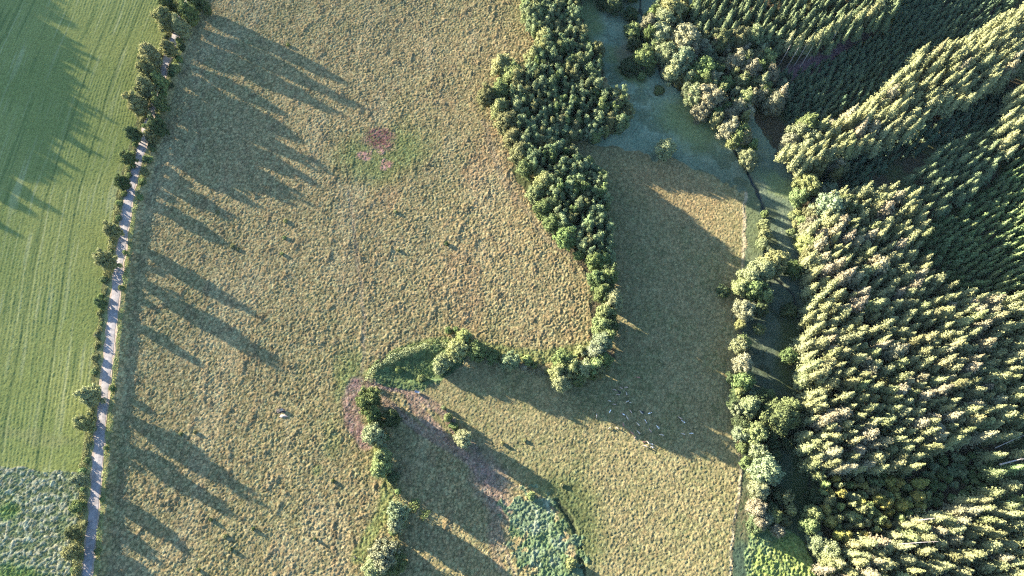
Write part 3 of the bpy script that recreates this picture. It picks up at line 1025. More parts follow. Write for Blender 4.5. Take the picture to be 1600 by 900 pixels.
# ------------------------------------------------------------------ shrubs and trees through the middle meadow
MIDDLE = [
    (575, 624, 17, 13, 'W', 'mid', 'large green willow at the muddy gateway'),
    (582, 648, 12, 12, 'W', 'green', 'green willow just below the gateway willow'),
    (611, 652, 12, 11, 'W', 'dark', 'dark shaded willow on the churned ground right of the row'),
    (584, 678, 16, 13, 'W', 'willow', 'pale straw-tinted willow beside the purple mud'),
    (600, 712, 11, 12, 'W', 'bright', 'bright green willow above the second green one'),
    (594, 730, 14, 12, 'W', 'bright', 'lowest bright green willow of the muddy row'),
    (612, 745, 10, 5, 'B', 'dark', 'dark low bush at the foot of the muddy row'),
    (622, 800, 14, 12, 'W', 'grey', 'silvery willow alone on the lower ditch'),
    (619, 818, 11, 10, 'W', 'grey', 'smaller silvery willow touching the lone one'),
    (600, 868, 20, 15, 'W', 'grey', 'large silvery willow near the bottom edge'),
    (615, 878, 17, 10, 'W', 'mid', 'shaded willow behind the large silvery one'),
    (584, 888, 16, 9, 'W', 'willow', 'pale willow cut by the bottom edge'),
    (714, 545, 14, 12, 'W', 'pale', 'pale yellow-green willow on top of the arc'),
    (724, 527, 11, 11, 'W', 'pale', 'pale willow at the crest above the arc'),
    (701, 516, 6, 3, 'B', 'green', 'small green bush above the arc, left one'),
    (712, 515, 5, 3, 'B', 'mid', 'small dark bush above the arc, right one'),
    (694, 562, 12, 8, 'W', 'willow', 'pale willow standing inside the hollow'),
    (685, 573, 9, 7, 'W', 'willow', 'small pale willow in front of the hollow willow'),
    (745, 548, 13, 11, 'W', 'mid', 'green willow right of the pale crest willow'),
    (770, 556, 10, 7, 'W', 'mid', 'dark green shrub second right of the crest'),
    (797, 563, 13, 9, 'W', 'grey', 'grey-green willow in the middle of the cross hedge'),
    (824, 561, 9, 5, 'B', 'bright', 'light green bush left of the bramble bank'),
    (657, 590, 7, 3, 'B', 'bright', 'low green bush in the wet hollow'),
    (700, 652, 7, 4, 'B', 'bright', 'small bright bush on the lower field ditch'),
    (711, 667, 6, 3, 'B', 'mid', 'dark bush between two pale bushes on the ditch'),
    (724, 686, 12, 9, 'W', 'willow', 'pale feathery willow at the ditch end'),
    (693, 637, 4, 2, 'B', 'willow', 'tiny pale bush above the small bright one'),
    (622, 576, 6, 2.2, 'B', 'mid', 'low dark bush inside the arc of scrub'),
    (892, 880, 9, 4, 'B', 'pale', 'pale bush at the bottom beside the reeds'),
    (830, 775, 7, 2.5, 'B', 'bright', 'low bush at the top of the teal sedge'),
    (588, 607, 4, 1.5, 'B', 'olive', 'tiny bush at the gateway'),
    # clump at the foot of the grove
    (882, 562, 17, 15, 'T', 'green', 'green tree on the upper left of the corner clump'),
    (893, 573, 15, 16, 'T', 'pale', 'cream-topped tree in the middle of the corner clump'),
    (872, 580, 13, 14, 'T', 'pale', 'pale tree at the left tip of the corner clump'),
    (879, 596, 13, 13, 'T', 'willow', 'pale tree at the bottom of the corner clump'),
    (911, 575, 14, 15, 'T', 'willow', 'pale tree right of the cream-topped one'),
    (905, 590, 10, 12, 'T', 'green', 'small green tree at the lower middle of the corner clump'),
    (935, 578, 11, 12, 'T', 'olive', 'olive tree at the lower right of the corner clump'),
    (944, 562, 12, 13, 'T', 'mid', 'green tree on the right of the corner clump'),
    (930, 548, 15, 15, 'T', 'grey', 'grey-green tree above the corner clump'),
    (941, 533, 15, 16, 'T', 'grey', 'tall grey tree at the bend of the tree line'),
    (908, 548, 8, 9, 'T', 'pale', 'small pale tree at the inner corner'),
    (940, 507, 13, 15, 'T', 'bright', 'light green tree fifth up the tree line from the clump'),
    (944, 488, 13, 16, 'T', 'pale', 'pale tree sixth up the tree line'),
    (957, 466, 14, 16, 'T', 'willow', 'pale broad tree jutting right of the tree line'),
    (944, 455, 12, 15, 'T', 'mid', 'mid-green tree left of the jutting tree'),
    (934, 434, 13, 15, 'T', 'green', 'green tree at the neck of the tree line'),
    (953, 428, 12, 15, 'T', 'mid', 'shaded tree at the right of the neck'),
    (930, 404, 12, 15, 'T', 'mid', 'round green tree just under the grove'),
    (905, 397, 8, 8, 'T', 'green', 'small round tree at the grove foot on the meadow side'),
]
for px, py, r, h, k, c, w in MIDDLE:
    place_px(KD[k], px, py, r, h, c, w, CATN[k])

# trees added to close sun gaps between the grove and the corner clump
def line_trees(pts, z, spacing, off, rr, hz, kinds, cols, lab, cat, grp, seed):
    rng = random.Random(seed)
    L = smooth_line(px_line(pts, z), 8)
    acc = 0.0
    for a, b in zip(L[:-1], L[1:]):
        seg = (b - a).length
        acc += seg
        if acc > spacing * rng.uniform(0.6, 1.4):
            acc = 0.0
            d = (b - a).normalized()
            o = rng.uniform(-off, off)
            k = rng.uniform(0.7, 1.35)
            plant(rng.choice(kinds), b.x + d.y * o, b.y - d.x * o, rr * k, hz * k, rng.choice(cols), lab, cat, grp, lean=0.05)


line_trees([(930, 400), (942, 440), (950, 480), (945, 530), (942, 570), (915, 590), (880, 600)], 0, 2.6, 2.5, 2.6, 11, [K_BIG, K_ALDER, K_WILLOW], ['mid', 'green', 'dark', 'olive'],
           'small tree added to close sun gaps in the line below the grove', 'tree', 'filler trees added against sun gaps below the grove', 31)
line_trees([(120, 930), (126, 860), (132, 780), (137, 720), (144, 650), (152, 560), (160, 490), (171, 420), (182, 350), (196, 290), (212, 235), (230, 175), (247, 115), (262, 60), (280, 0)], ROAD_Z - 0.3, 4.6, 1.4, 1.4, 1.5,
           [K_BUSH], ['mid', 'olive', 'green', 'dark'], 'bush in the hedge on the field side of the lane', 'bush', 'hedge bushes on the field side', 32)
line_trees([(222, 290), (235, 245), (253, 175), (272, 110), (292, 45), (305, 0)], ROAD_Z, 5.0, 1.2, 1.7, 3.6,
           [K_BUSH, K_SAPLING, K_BUSH], ['mid', 'olive', 'green', 'dark'], 'bush on the meadow side of the upper lane', 'bush', 'bushes on the meadow side of the upper lane', 33)
line_trees([(583, 625), (592, 660), (600, 700), (604, 735), (620, 770), (628, 800), (612, 850), (600, 890)], 0, 5.0, 2.0, 1.8, 3.0,
           [K_BUSH, K_BUSH, K_SAPLING], ['mid', 'olive', 'green', 'grey'], 'low bush between the willows of the lower ditch row', 'bush', 'bushes between the ditch willows', 34)
line_trees([(725, 545), (760, 560), (800, 568), (835, 572), (865, 585)], 0, 4.5, 1.6, 1.8, 3.2,
           [K_BUSH, K_BUSH, K_SAPLING], ['mid', 'olive', 'green', 'pink'], 'low bush in the gaps of the cross hedge', 'bush', 'bushes in the cross hedge', 35)
line_trees([(693, 640), (702, 655), (712, 670), (724, 690), (735, 700)], 0, 3.0, 1.0, 1.1, 1.8,
           [K_BUSH], ['mid', 'olive', 'green'], 'low bush along the short field ditch', 'bush', 'bushes on the short field ditch', 36)

# ------------------------------------------------------------------ the alder grove
GAP = [(1008, 288), (1168, 318), (1168, 404), (1095, 356)]      # sunlit wedge of pasture: the trees up-sun of it are low


def low_enough(x, y, h):
    for t in np.arange(8, h / math.tan(SUN_EL) + 4, 2.0):
        a, b = PX(x + math.cos(SUN_DIR) * t, y + math.sin(SUN_DIR) * t, 0.0)
        if bool(in_poly(np.array([float(a)]), np.array([float(b)]), GAP)[0]):
            return min(h, max(3.5, t * math.tan(SUN_EL) * random.uniform(0.85, 1.0)))
    return h


GROVE_EDGE = [
    (786, 100, 16, 15, 'pale', 'yellow-green sunlit tree at the grove tip jutting left'), (800, 118, 17, 16, 'mid', 'shaded tree behind the yellow-green tip tree'),
    (760, 150, 14, 14, 'olive', 'olive tree leftmost of the whole grove'), (781, 143, 14, 14, 'mid', 'green tree right of the leftmost grove tree'),
    (782, 168, 14, 14, 'olive', 'olive tree just below the leftmost grove tree'), (792, 190, 16, 15, 'olive', 'tree below the olive pair on the grove edge'),
    (800, 214, 15, 15, 'olive', 'grove edge tree level with the lone marsh tree'), (812, 238, 16, 15, 'olive', 'round grove edge tree above the yellow one'),
    (822, 260, 14, 14, 'green', 'green grove edge tree touching the yellow one'), (851, 284, 15, 16, 'pale', 'bright yellow-crowned tree in the grove edge'),
    (838, 300, 13, 14, 'olive', 'tree just below the yellow-crowned one'), (850, 323, 14, 14, 'mid', 'grove edge tree at the pale dry ground'),
    (864, 345, 14, 14, 'mid', 'second grove edge tree from its foot'), (884, 368, 15, 15, 'green', 'large grove edge tree near its foot'),
    (835, 88, 15, 16, 'pale', 'pale tree in the notch at the grove top'), (850, 60, 15, 17, 'pale', 'light tree on the upper left of the grove'),
    (838, 22, 17, 17, 'olive', 'dark-centred tree at the grove top left'), (828, 2, 13, 16, 'green', 'green tree at the top edge of the grove'),
    (964, 165, 11, 15, 'pink', 'bare cream-coloured tree on the right of the grove'), (936, 78, 9, 16, 'olive', 'narrow sunlit tree at the upper right of the grove'),
    (878, 192, 10, 14, 'olive', 'pale-topped tree in the dark grove gap'), (886, 212, 9, 13, 'mid', 'lowest tree of the dark grove gap'),
]
for px, py, r, h, c, w in GROVE_EDGE:
    ex, ey = G(px, py, h * 0.62)
    h = low_enough(float(ex), float(ey), h)
    r = min(r, h * 1.6)
    place_px(K_BIG, px, py, r, h, c, w, 'tree')
P_GR1 = [(822, -60), (895, -60), (905, 40), (925, 65), (938, 90), (940, 135), (975, 145), (985, 165), (975, 195), (930, 208), (880, 200), (850, 190), (800, 165), (800, 130), (830, 100), (842, 60), (822, 20)]
P_GR2 = [(805, 185), (835, 180), (870, 195), (885, 215), (905, 235), (938, 258), (950, 290), (948, 330), (956, 370), (955, 400), (935, 405), (905, 380), (880, 350), (862, 320), (858, 290), (835, 265), (820, 230)]
gg = [(p, 'upper') for p in scatter(P_GR1, 11, 3.7, 71)] + [(p, 'lower') for p in scatter(P_GR2, 11, 3.7, 72)]
random.shuffle(gg)
print('ALDERS', len(gg))
for (x, y), part in gg[:300]:
    h = low_enough(x, y, random.uniform(12.5, 19.0))
    plant(K_ALDER, x, y, random.uniform(1.6, 3.3), h, random.choice(['alder', 'alder', 'mid', 'olive', 'alder']),
          f'slim alder packed inside the {part} half of the grove', 'tree', f'alders inside the {part} half of the grove', lean=0.02)

if len(gg) > 300:
    merged('alder_wood', K_ALDER, [(x, y, random.uniform(1.6, 2.8), low_enough(x, y, random.uniform(12, 18))) for (x, y), _ in gg[300:]], 'alder', 'mass of slim alders filling the grove', 'wood')

# ------------------------------------------------------------------ marsh and stream-side trees
WET = [
    (1040, 231, 14, 11, 'T', 'willow', 'lone round tree standing in the upper marsh'),
    (960, 5, 14, 11, 'T', 'dark', 'dark tree in the marsh at the top edge'), (944, 2, 10, 9, 'T', 'dark', 'small dark tree at the top edge left of another'),
    (987, 22, 10, 7, 'W', 'dark', 'shaded willow by the upper stream'), (990, 48, 13, 9, 'W', 'mid', 'shaded tree beside the brown pool'),
    (992, 68, 10, 8, 'W', 'dark', 'low dark willow below the brown pool tree'), (1007, 88, 16, 11, 'T', 'mid', 'half-lit round tree at the marsh edge'),
    (983, 104, 13, 7, 'W', 'dark', 'shaded bush cluster on the left of the marsh edge'), (1003, 119, 7, 5, 'B', 'green', 'small green bush in the marsh shade'),
    (1015, 108, 8, 6, 'W', 'dark', 'dark willow right of the small marsh bush'), (1030, 140, 9, 3, 'B', 'mid', 'low pale-green bush by the stream bend'),
    (1052, 14, 20, 18, 'T', 'pale', 'big cream-topped tree at the top of the stream belt'), (1037, 33, 18, 17, 'T', 'willow', 'big pale tree below the cream-topped one'),
    (1014, 38, 13, 14, 'T', 'pink', 'buff tree leaning left over the marsh'), (1033, 55, 16, 15, 'T', 'willow', 'pale tree below the buff leaning one'),
    (1072, 60, 22, 19, 'T', 'pink', 'largest pinkish-grey tree of the stream belt'), (1041, 81, 15, 15, 'T', 'willow', 'pale tree left of the pinkish-grey one'),
    (1066, 92, 18, 17, 'T', 'grey', 'grey tree under the pinkish-grey one'), (1053, 112, 13, 13, 'T', 'willow', 'pale tree at the belt foot beside dark water'),
    (1100, 108, 18, 16, 'T', 'green', 'green tree in the middle of the stream belt'), (1086, 128, 11, 11, 'T', 'green', 'small green tree over the marsh shade'),
    (1087, 148, 15, 15, 'T', 'willow', 'pale tree at the left of the lower belt'), (1107, 152, 20, 17, 'T', 'pink', 'buff broad tree at the lower belt'),
    (1096, 172, 13, 13, 'T', 'pink', 'buff tree hanging over the olive marsh'), (1127, 62, 14, 17, 'T', 'olive', 'olive feathery tree against the spruces'),
    (1159, 60, 14, 18, 'T', 'olive', 'second feathery tree along the forest edge'), (1182, 55, 14, 18, 'T', 'willow', 'third feathery tree along the forest edge'),
    (1150, 98, 15, 16, 'T', 'pink', 'buff tree above the green thicket'), (1173, 106, 15, 17, 'T', 'pink', 'buff tree by the dark clearing'),
    (1134, 130, 13, 12, 'T', 'green', 'green tree in the belt thicket'), (1157, 128, 12, 13, 'T', 'olive', 'olive tree in the belt thicket'),
    (1163, 152, 13, 14, 'T', 'pale', 'pale tree at the thicket foot'), (1190, 148, 11, 13, 'T', 'pink', 'small buff tree left of the twin spires'),
    (1210, 160, 14, 15, 'T', 'pink', 'buff tree at the foot of the twin spires'),
    (1140, 200, 14, 13, 'T', 'pink', 'buff tree at the marsh corner'), (1159, 209, 15, 13, 'T', 'mid', 'green-and-buff tree at the marsh corner'),
    (1148, 220, 10, 10, 'T', 'bright', 'light green tree on the marsh corner foot'), (1170, 244, 12, 10, 'T', 'willow', 'small tree directly above the stream crack'),
    (1172, 256, 9, 7, 'W', 'willow', 'low tree touching the stream crack'),
    (1248, 208, 16, 17, 'T', 'willow', 'cream tree on the corner of the big forest'), (1235, 222, 13, 15, 'T', 'pink', 'buff tree at the left of the forest corner'),
    (1262, 196, 17, 18, 'T', 'mid', 'green tree topping the forest corner'), (1273, 220, 15, 16, 'T', 'willow', 'pale tree inside the forest corner'),
    (1277, 258, 13, 17, 'T', 'olive', 'olive tree over the deep forest shade'), (1263, 290, 17, 15, 'T', 'pale', 'yellowish tree above the pale giant'),
    (1250, 305, 13, 12, 'T', 'green', 'green tree at the edge above the scrub'), (1298, 325, 22, 20, 'T', 'grey', 'giant silvery round tree at the forest edge'),
    (1318, 322, 18, 18, 'T', 'mid', 'shaded round tree joined to the giant silvery one'), (1262, 380, 14, 12, 'T', 'pale', 'pale tree below the forest edge scrub'),
    (1275, 400, 13, 13, 'T', 'pink', 'buff tree beside the pale grey one'), (1287, 412, 15, 14, 'T', 'grey', 'pale grey-blue tree in the forest edge'),
    (1255, 350, 11, 6, 'W', 'bright', 'low yellow-green willow at the forest edge scrub'), (1246, 332, 8, 4, 'B', 'pale', 'pale bush on the forest edge scrub'),
    (1258, 595, 13, 10, 'T', 'willow', 'rounded pale tree at the main stand edge'), (1266, 700, 9, 7, 'T', 'pink', 'small buff tree low on the main stand edge'),
    (1280, 742, 9, 8, 'T', 'bright', 'bright small tree below the main stand'),
    (1234, 557, 11, 6, 'W', 'green', 'round green willow alone in the lower marsh'),
    # belt between pasture and lower marsh
    (1196, 368, 9, 8, 'W', 'olive', 'first narrow willow at the top of the stream row'), (1195, 352, 8, 7, 'W', 'olive', 'top willow of the narrow stream row'),
    (1192, 380, 8, 7, 'W', 'willow', 'pale willow third down the narrow stream row'), (1196, 334, 6, 4, 'B', 'mid', 'small bush capping the narrow stream row'),
    (1212, 410, 17, 14, 'T', 'pale', 'pale tree at the upper right of the big stream clump'), (1193, 420, 17, 14, 'T', 'willow', 'pale tree in the heart of the big stream clump'),
    (1172, 428, 15, 13, 'T', 'willow', 'pale tree on the upper left of the big stream clump'), (1158, 447, 12, 11, 'T', 'pale', 'pale tree jutting left from the big stream clump'),
    (1182, 450, 15, 13, 'T', 'mid', 'green tree under the big stream clump'), (1196, 460, 12, 11, 'T', 'bright', 'bright tree at the lower right of the clump'),
    (1165, 482, 15, 11, 'T', 'pink', 'buff tree at the foot of the stream clump'), (1188, 482, 11, 8, 'W', 'dark', 'shaded willow right of the buff foot tree'),
    (1157, 506, 7, 6, 'W', 'pale', 'tiny pale willow below the buff foot tree'), (1186, 514, 8, 5, 'W', 'pale', 'small pale bush standing in dark shade'),
    (1240, 420, 13, 7, 'W', 'mid', 'low green thicket inside the sun streaks'), (1235, 485, 11, 7, 'W', 'dark', 'dark shrub in the shaded lower marsh'),
    (1130, 454, 9, 5, 'W', 'dark', 'dark shrub on the pasture side in shade'),
    (1155, 540, 11, 10, 'W', 'willow', 'pale-topped tree where the lower belt begins'), (1163, 568, 13, 12, 'T', 'pink', 'buff tree second down the lower belt'),
    (1163, 594, 14, 11, 'T', 'mid', 'grey-green tree third down the lower belt'), (1155, 614, 7, 8, 'W', 'pale', 'tiny cream tree wedged in the lower belt'),
    (1172, 634, 15, 12, 'T', 'willow', 'tall olive tree in the middle of the lower belt'), (1148, 632, 9, 7, 'W', 'dark', 'dark shrub left of the tall olive tree'),
    (1191, 618, 11, 8, 'W', 'dark', 'dark shrub right of the tall olive tree'), (1192, 645, 11, 8, 'W', 'dark', 'dark shrub under the great round tree'),
    (1222, 652, 25, 15, 'T', 'mid', 'great round tree right of the lower belt'), (1233, 636, 15, 14, 'T', 'mid', 'upper crown beside the great round tree'),
    (1156, 660, 9, 7, 'W', 'dark', 'dark shrub left of the domed tree'), (1182, 676, 16, 12, 'T', 'bright', 'domed light green tree in the lower belt'),
    (1160, 672, 8, 6, 'W', 'grey', 'grey shrub below the dark shrub of the belt'), (1186, 706, 13, 10, 'W', 'willow', 'cream-green tree under the domed tree'),
    (1198, 735, 21, 14, 'T', 'grey', 'large silvery tree low in the belt'), (1186, 765, 14, 11, 'T', 'willow', 'cream tree under the large silvery one'),
    (1184, 792, 13, 10, 'W', 'pink', 'buff tree above the green reeds'), (1190, 815, 10, 8, 'W', 'pink', 'small buff tree touching the green reeds'),
    (1228, 776, 10, 9, 'W', 'pale', 'cream tree topmost of the scattered low group'), (1236, 796, 8, 7, 'W', 'pale', 'cream tree second of the scattered low group'),
    (1211, 806, 9, 8, 'W', 'pale', 'cream tree centre of the scattered low group'), (1227, 812, 8, 6, 'W', 'olive', 'olive bush at the right of the low group'),
    (1216, 828, 9, 7, 'W', 'pink', 'buff tree lowest of the scattered low group'), (1198, 802, 6, 6, 'W', 'pale', 'tiny cream tree left in the low group'),
    (1230, 692, 10, 5, 'W', 'dark', 'dark shrub below the great round tree'),
    (1272, 802, 14, 10, 'T', 'bright', 'light green tree above the stream bend'), (1266, 820, 13, 10, 'T', 'bright', 'light green tree left of the stream bend'),
    (1276, 848, 13, 9, 'T', 'willow', 'pale tree over the pink stream bank'), (1274, 776, 12, 6, 'W', 'dark', 'dark shrub above the light green trees'),
    (1295, 862, 16, 12, 'T', 'willow', 'pale round tree right of the pink stream bank'), (1304, 880, 16, 14, 'T', 'pale', 'pale tree at the bottom forest corner'),
]
for px, py, r, h, k, c, w in WET:
    h = h * (1.2 if 400 < py < 760 else 1.08)
    place_px(KD[k], px, py, r, h, c, w, CATN[k])

fill_trees([(1012, 18), (1060, -10), (1100, 35), (1200, 85), (1225, 130), (1205, 165), (1170, 165), (1178, 225), (1135, 205), (1085, 160), (1040, 105), (1010, 60)],
           6.0, 12, 3.3, [K_BIG, K_BIG, K_WILLOW, K_ALDER], ['willow', 'mid', 'green', 'pink', 'olive', 'grey', 'pale'],
           'smaller tree filling the upper stream belt between its big crowns', 'tree', 'filler trees of the upper stream belt', 501)
fill_trees([(900, -70), (1012, -70), (1012, -14), (900, -14)], 6.0, 14, 3.4, [K_BIG, K_ALDER], ['mid', 'dark', 'green'],  # unseen trees, added so the top of the marsh lies in shade
           'unseen tree added above the top edge to shade the upper marsh', 'tree', 'unseen trees added to shade the top of the marsh', 504)
fill_trees([(1150, 520), (1172, 530), (1180, 600), (1205, 600), (1215, 700), (1225, 740), (1205, 820), (1180, 830), (1170, 740), (1150, 680), (1142, 600)],  # trees added to stop sun reaching the lower marsh through the belt
           5.5, 8, 2.8, [K_WILLOW, K_WILLOW, K_ALDER], ['dark', 'mid', 'olive', 'dark', 'grey'],
           'small tree added in the lower stream belt to shade the marsh', 'tree', 'filler trees added to shade the lower marsh', 502)
fill_trees([(1262, 330), (1300, 280), (1290, 250), (1250, 265), (1228, 245), (1232, 215), (1260, 190), (1300, 190), (1320, 240), (1310, 300), (1290, 345), (1300, 400), (1280, 430), (1255, 390)],
           6.0, 12, 3.2, [K_BIG, K_WILLOW, K_ALDER], ['willow', 'mid', 'pink', 'olive', 'pale', 'grey'],
           'broadleaf tree filling the forest edge opposite the stream row', 'tree', 'filler trees of the forest edge', 503)

# ------------------------------------------------------------------ the forest, stand by stand
H_MAIN, H_S3, H_S1, H_S4, H_S9 = 22, 23, 20, 15, 21
STANDS = [  # name, outline of the canopy (photograph), height, spacing, radius, colours, label words
    ('main', [(1268, 360), (1300, 300), (1340, 285), (1400, 288), (1448, 300), (1452, 350), (1442, 395), (1490, 445), (1545, 455), (1640, 460), (1640, 640), (1565, 665),
              (1530, 690), (1470, 705), (1440, 735), (1360, 730), (1282, 735), (1268, 690), (1270, 600), (1258, 545), (1275, 450)], H_MAIN, 4.5, 3.15,
     ['spruce', 'spruce', 'spruce_tan', 'spruce', 'spruce_tan', 'olive'], 'mature spruce in the big sunlit stand east of the lower marsh'),
    ('band', [(1222, 235), (1290, 190), (1350, 165), (1400, 120), (1445, 75), (1500, 55), (1560, 30), (1640, -20), (1660, 70), (1600, 105), (1520, 150), (1460, 172), (1420, 205),
              (1350, 232), (1290, 245), (1262, 262)], H_S3, 4.5, 3.1, ['spruce', 'spruce', 'spruce_tan', 'spruce_tan', 'olive'],
     'tall pale spruce in the diagonal band at the upper right'),
    ('south', [(1305, 875), (1345, 850), (1400, 828), (1440, 810), (1490, 790), (1540, 775), (1565, 770), (1600, 785), (1680, 790), (1680, 1000), (1290, 1000), (1295, 890)], 21, 4.5, 3.1,
     ['spruce', 'spruce', 'spruce_tan', 'olive'], 'mature spruce in the stand along the bottom right edge'),
    ('north', [(1085, 30), (1100, -60), (1420, -90), (1405, 0), (1390, 30), (1330, 50), (1290, 70), (1240, 72), (1200, 55), (1150, 58), (1110, 45)], H_S1, 4.3, 2.2,
     ['spruce_dark', 'young_lit', 'spruce_dark', 'olive'], 'dark spruce in the close stand at the top centre right'),
    ('island', [(1420, 300), (1425, 275), (1455, 245), (1500, 215), (1560, 190), (1590, 195), (1585, 225), (1560, 250), (1545, 280), (1520, 300), (1470, 335), (1448, 300)], H_S4, 4.2, 2.2,
     ['young_lit', 'young_lit', 'spruce', 'spruce_dark'], 'half-lit green spruce below the diagonal band'),
    ('east', [(1585, 240), (1560, 170), (1600, 130), (1700, 80), (1720, 260), (1600, 200)], 22, 5.5, 2.8, ['spruce', 'spruce_dark'], 'spruce at the right edge below the band'),
    ('glade', [(1560, 680), (1620, 640), (1690, 640), (1690, 790), (1600, 780), (1570, 765), (1545, 740)], 21, 8.0, 3.0, ['young_lit', 'spruce', 'young_lit'],
     'spaced green spruce in the thinned stand at the right edge'),
]
SP = []
for i, (nm, poly, h, spc, r, cols, lab) in enumerate(STANDS):
    for (x, y) in scatter(poly, h * 0.75, spc, 200 + i):
        hh = h * random.uniform(0.70, 1.12)
        pw = [tuple(float(v) for v in G(a, b, h * 0.75)) for a, b in poly]
        de, _ = line_dist(np.array([x]), np.array([y]), pw + pw[:1])
        SP.append((x, y, r * random.uniform(0.7, 1.3), hh, cols, lab, nm, float(de[0]) < 3.5 and nm in ('main', 'south', 'glade')))


def screen_size(t):
    x, y, r, h = t[:4]
    px, py = PX(x, y, h * 0.8)
    if not (-10 < px < 1612 and -10 < py < 912):
        return 0.0
    dep = y * st_ + (CAM_H - h * 0.8) * ct
    return float(r * h / dep / dep)


SP.sort(key=screen_size, reverse=True)
for (x, y, r, h, cols, lab, nm, edge) in SP[:300]:
    c = random.choice(cols)
    plant(K_EDGE if edge else K_SPRUCE, x, y, r, h, c, lab + (', on its rim' if edge else ''), 'spruce', 'spruces of the ' + {'main': 'big sunlit stand', 'band': 'diagonal band', 'south': 'bottom stand', 'north': 'top stand',
                                                                       'island': 'half-lit stand', 'east': 'right edge stand', 'glade': 'thinned stand'}[nm], lean=0.02)
rest = SP[300:]
print('SPRUCES', len(SP))
for kname, keep, col, lab in [('spruce_forest', ('main', 'band', 'south', 'east', 'glade'), 'spruce', 'mass of pale mature spruces filling the stands on the right'),
                              ('dark_spruce_forest', ('north', 'island'), 'spruce_dark', 'mass of darker spruces filling the upper stands')]:
    its = [t[:4] + (t[7],) for t in rest if t[6] in keep]
    if its:
        merged(kname, K_SPRUCE, its, col, lab, 'forest')

YOUNG = []
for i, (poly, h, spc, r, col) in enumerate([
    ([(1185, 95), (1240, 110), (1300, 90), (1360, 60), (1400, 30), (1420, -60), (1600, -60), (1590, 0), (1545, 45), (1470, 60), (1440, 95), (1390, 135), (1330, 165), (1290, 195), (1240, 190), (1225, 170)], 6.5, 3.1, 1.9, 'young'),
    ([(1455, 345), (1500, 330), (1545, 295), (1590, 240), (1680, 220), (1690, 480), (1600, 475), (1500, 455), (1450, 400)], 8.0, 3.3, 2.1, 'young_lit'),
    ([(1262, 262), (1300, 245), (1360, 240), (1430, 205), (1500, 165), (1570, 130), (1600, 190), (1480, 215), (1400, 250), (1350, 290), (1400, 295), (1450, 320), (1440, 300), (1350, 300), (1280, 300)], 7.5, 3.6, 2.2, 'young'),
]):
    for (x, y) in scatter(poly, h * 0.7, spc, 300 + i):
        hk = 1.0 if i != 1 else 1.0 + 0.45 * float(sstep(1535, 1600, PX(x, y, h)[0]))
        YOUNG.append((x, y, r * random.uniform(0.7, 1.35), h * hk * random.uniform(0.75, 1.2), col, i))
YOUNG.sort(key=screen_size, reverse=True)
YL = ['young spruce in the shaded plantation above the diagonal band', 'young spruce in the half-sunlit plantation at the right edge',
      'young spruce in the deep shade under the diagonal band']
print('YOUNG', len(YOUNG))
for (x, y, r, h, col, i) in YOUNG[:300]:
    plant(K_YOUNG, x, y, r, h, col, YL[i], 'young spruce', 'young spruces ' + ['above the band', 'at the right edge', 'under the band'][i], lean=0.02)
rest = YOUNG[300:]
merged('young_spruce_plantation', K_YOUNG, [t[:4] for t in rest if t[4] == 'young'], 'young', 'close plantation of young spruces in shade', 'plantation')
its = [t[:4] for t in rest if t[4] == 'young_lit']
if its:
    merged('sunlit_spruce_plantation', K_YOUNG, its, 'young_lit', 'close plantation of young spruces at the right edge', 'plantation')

REG = []
for i, (poly, h, spc, r, cols, lab, grp) in enumerate([
    ([(1285, 748), (1340, 745), (1440, 755), (1450, 785), (1420, 815), (1370, 830), (1330, 850), (1300, 830), (1290, 790)], 8.5, 3.6, 2.1, ['yellow', 'yellow', 'olive', 'mid', 'bright'],
     'yellowish young broadleaf tree in the thicket below the big stand', 'yellowish thicket trees'),
    ([(1290, 735), (1380, 738), (1440, 742), (1480, 715), (1540, 700), (1560, 760), (1480, 785), (1445, 790), (1440, 750)], 5.0, 3.6, 1.9, ['mid', 'alder', 'mid', 'green'],
     'dark young tree in the shaded thicket below the big stand', 'dark thicket trees'),
    ([(1238, 330), (1262, 330), (1275, 365), (1262, 400), (1245, 395), (1235, 360)], 4.0, 3.6, 1.8, ['bright', 'olive', 'mid'],
     'low scrub tree at the forest edge beside the marsh', 'forest edge scrub')]):
    for (x, y) in scatter(poly, h * 0.7, spc, 400 + i):
        plant(K_SAPLING, x, y, r * random.uniform(0.75, 1.3), h * random.uniform(0.7, 1.3), random.choice(cols), lab, 'young tree', grp, lean=0.04)

place_px(K_SPRUCE, 1197, 120, 9, 19, 'spruce', 'left spire of the two lone spruces by the dark clearing', 'spruce', kz=0.75)
place_px(K_SPRUCE, 1226, 138, 9, 20, 'spruce_tan', 'right spire of the two lone spruces by the dark clearing', 'spruce', kz=0.75)
place_px(K_SPRUCE, 1101, 24, 9, 18, 'spruce', 'slim spruce between the buff belt and the dark stand', 'spruce', kz=0.75)

# row of taller pale trees that edges the clearing
for i, (px, py) in enumerate([(1236, 58), (1252, 62), (1268, 60), (1282, 52), (1298, 46), (1312, 36), (1326, 26), (1345, 20), (1362, 14), (1378, 4)]):
    place_px(K_SPRUCE, px, py, 9, 24, 'spruce', f'pale tall spruce edging the dark clearing, {ORD[i]} from the left', 'spruce', 'tall spruces edging the clearing', kz=0.75)


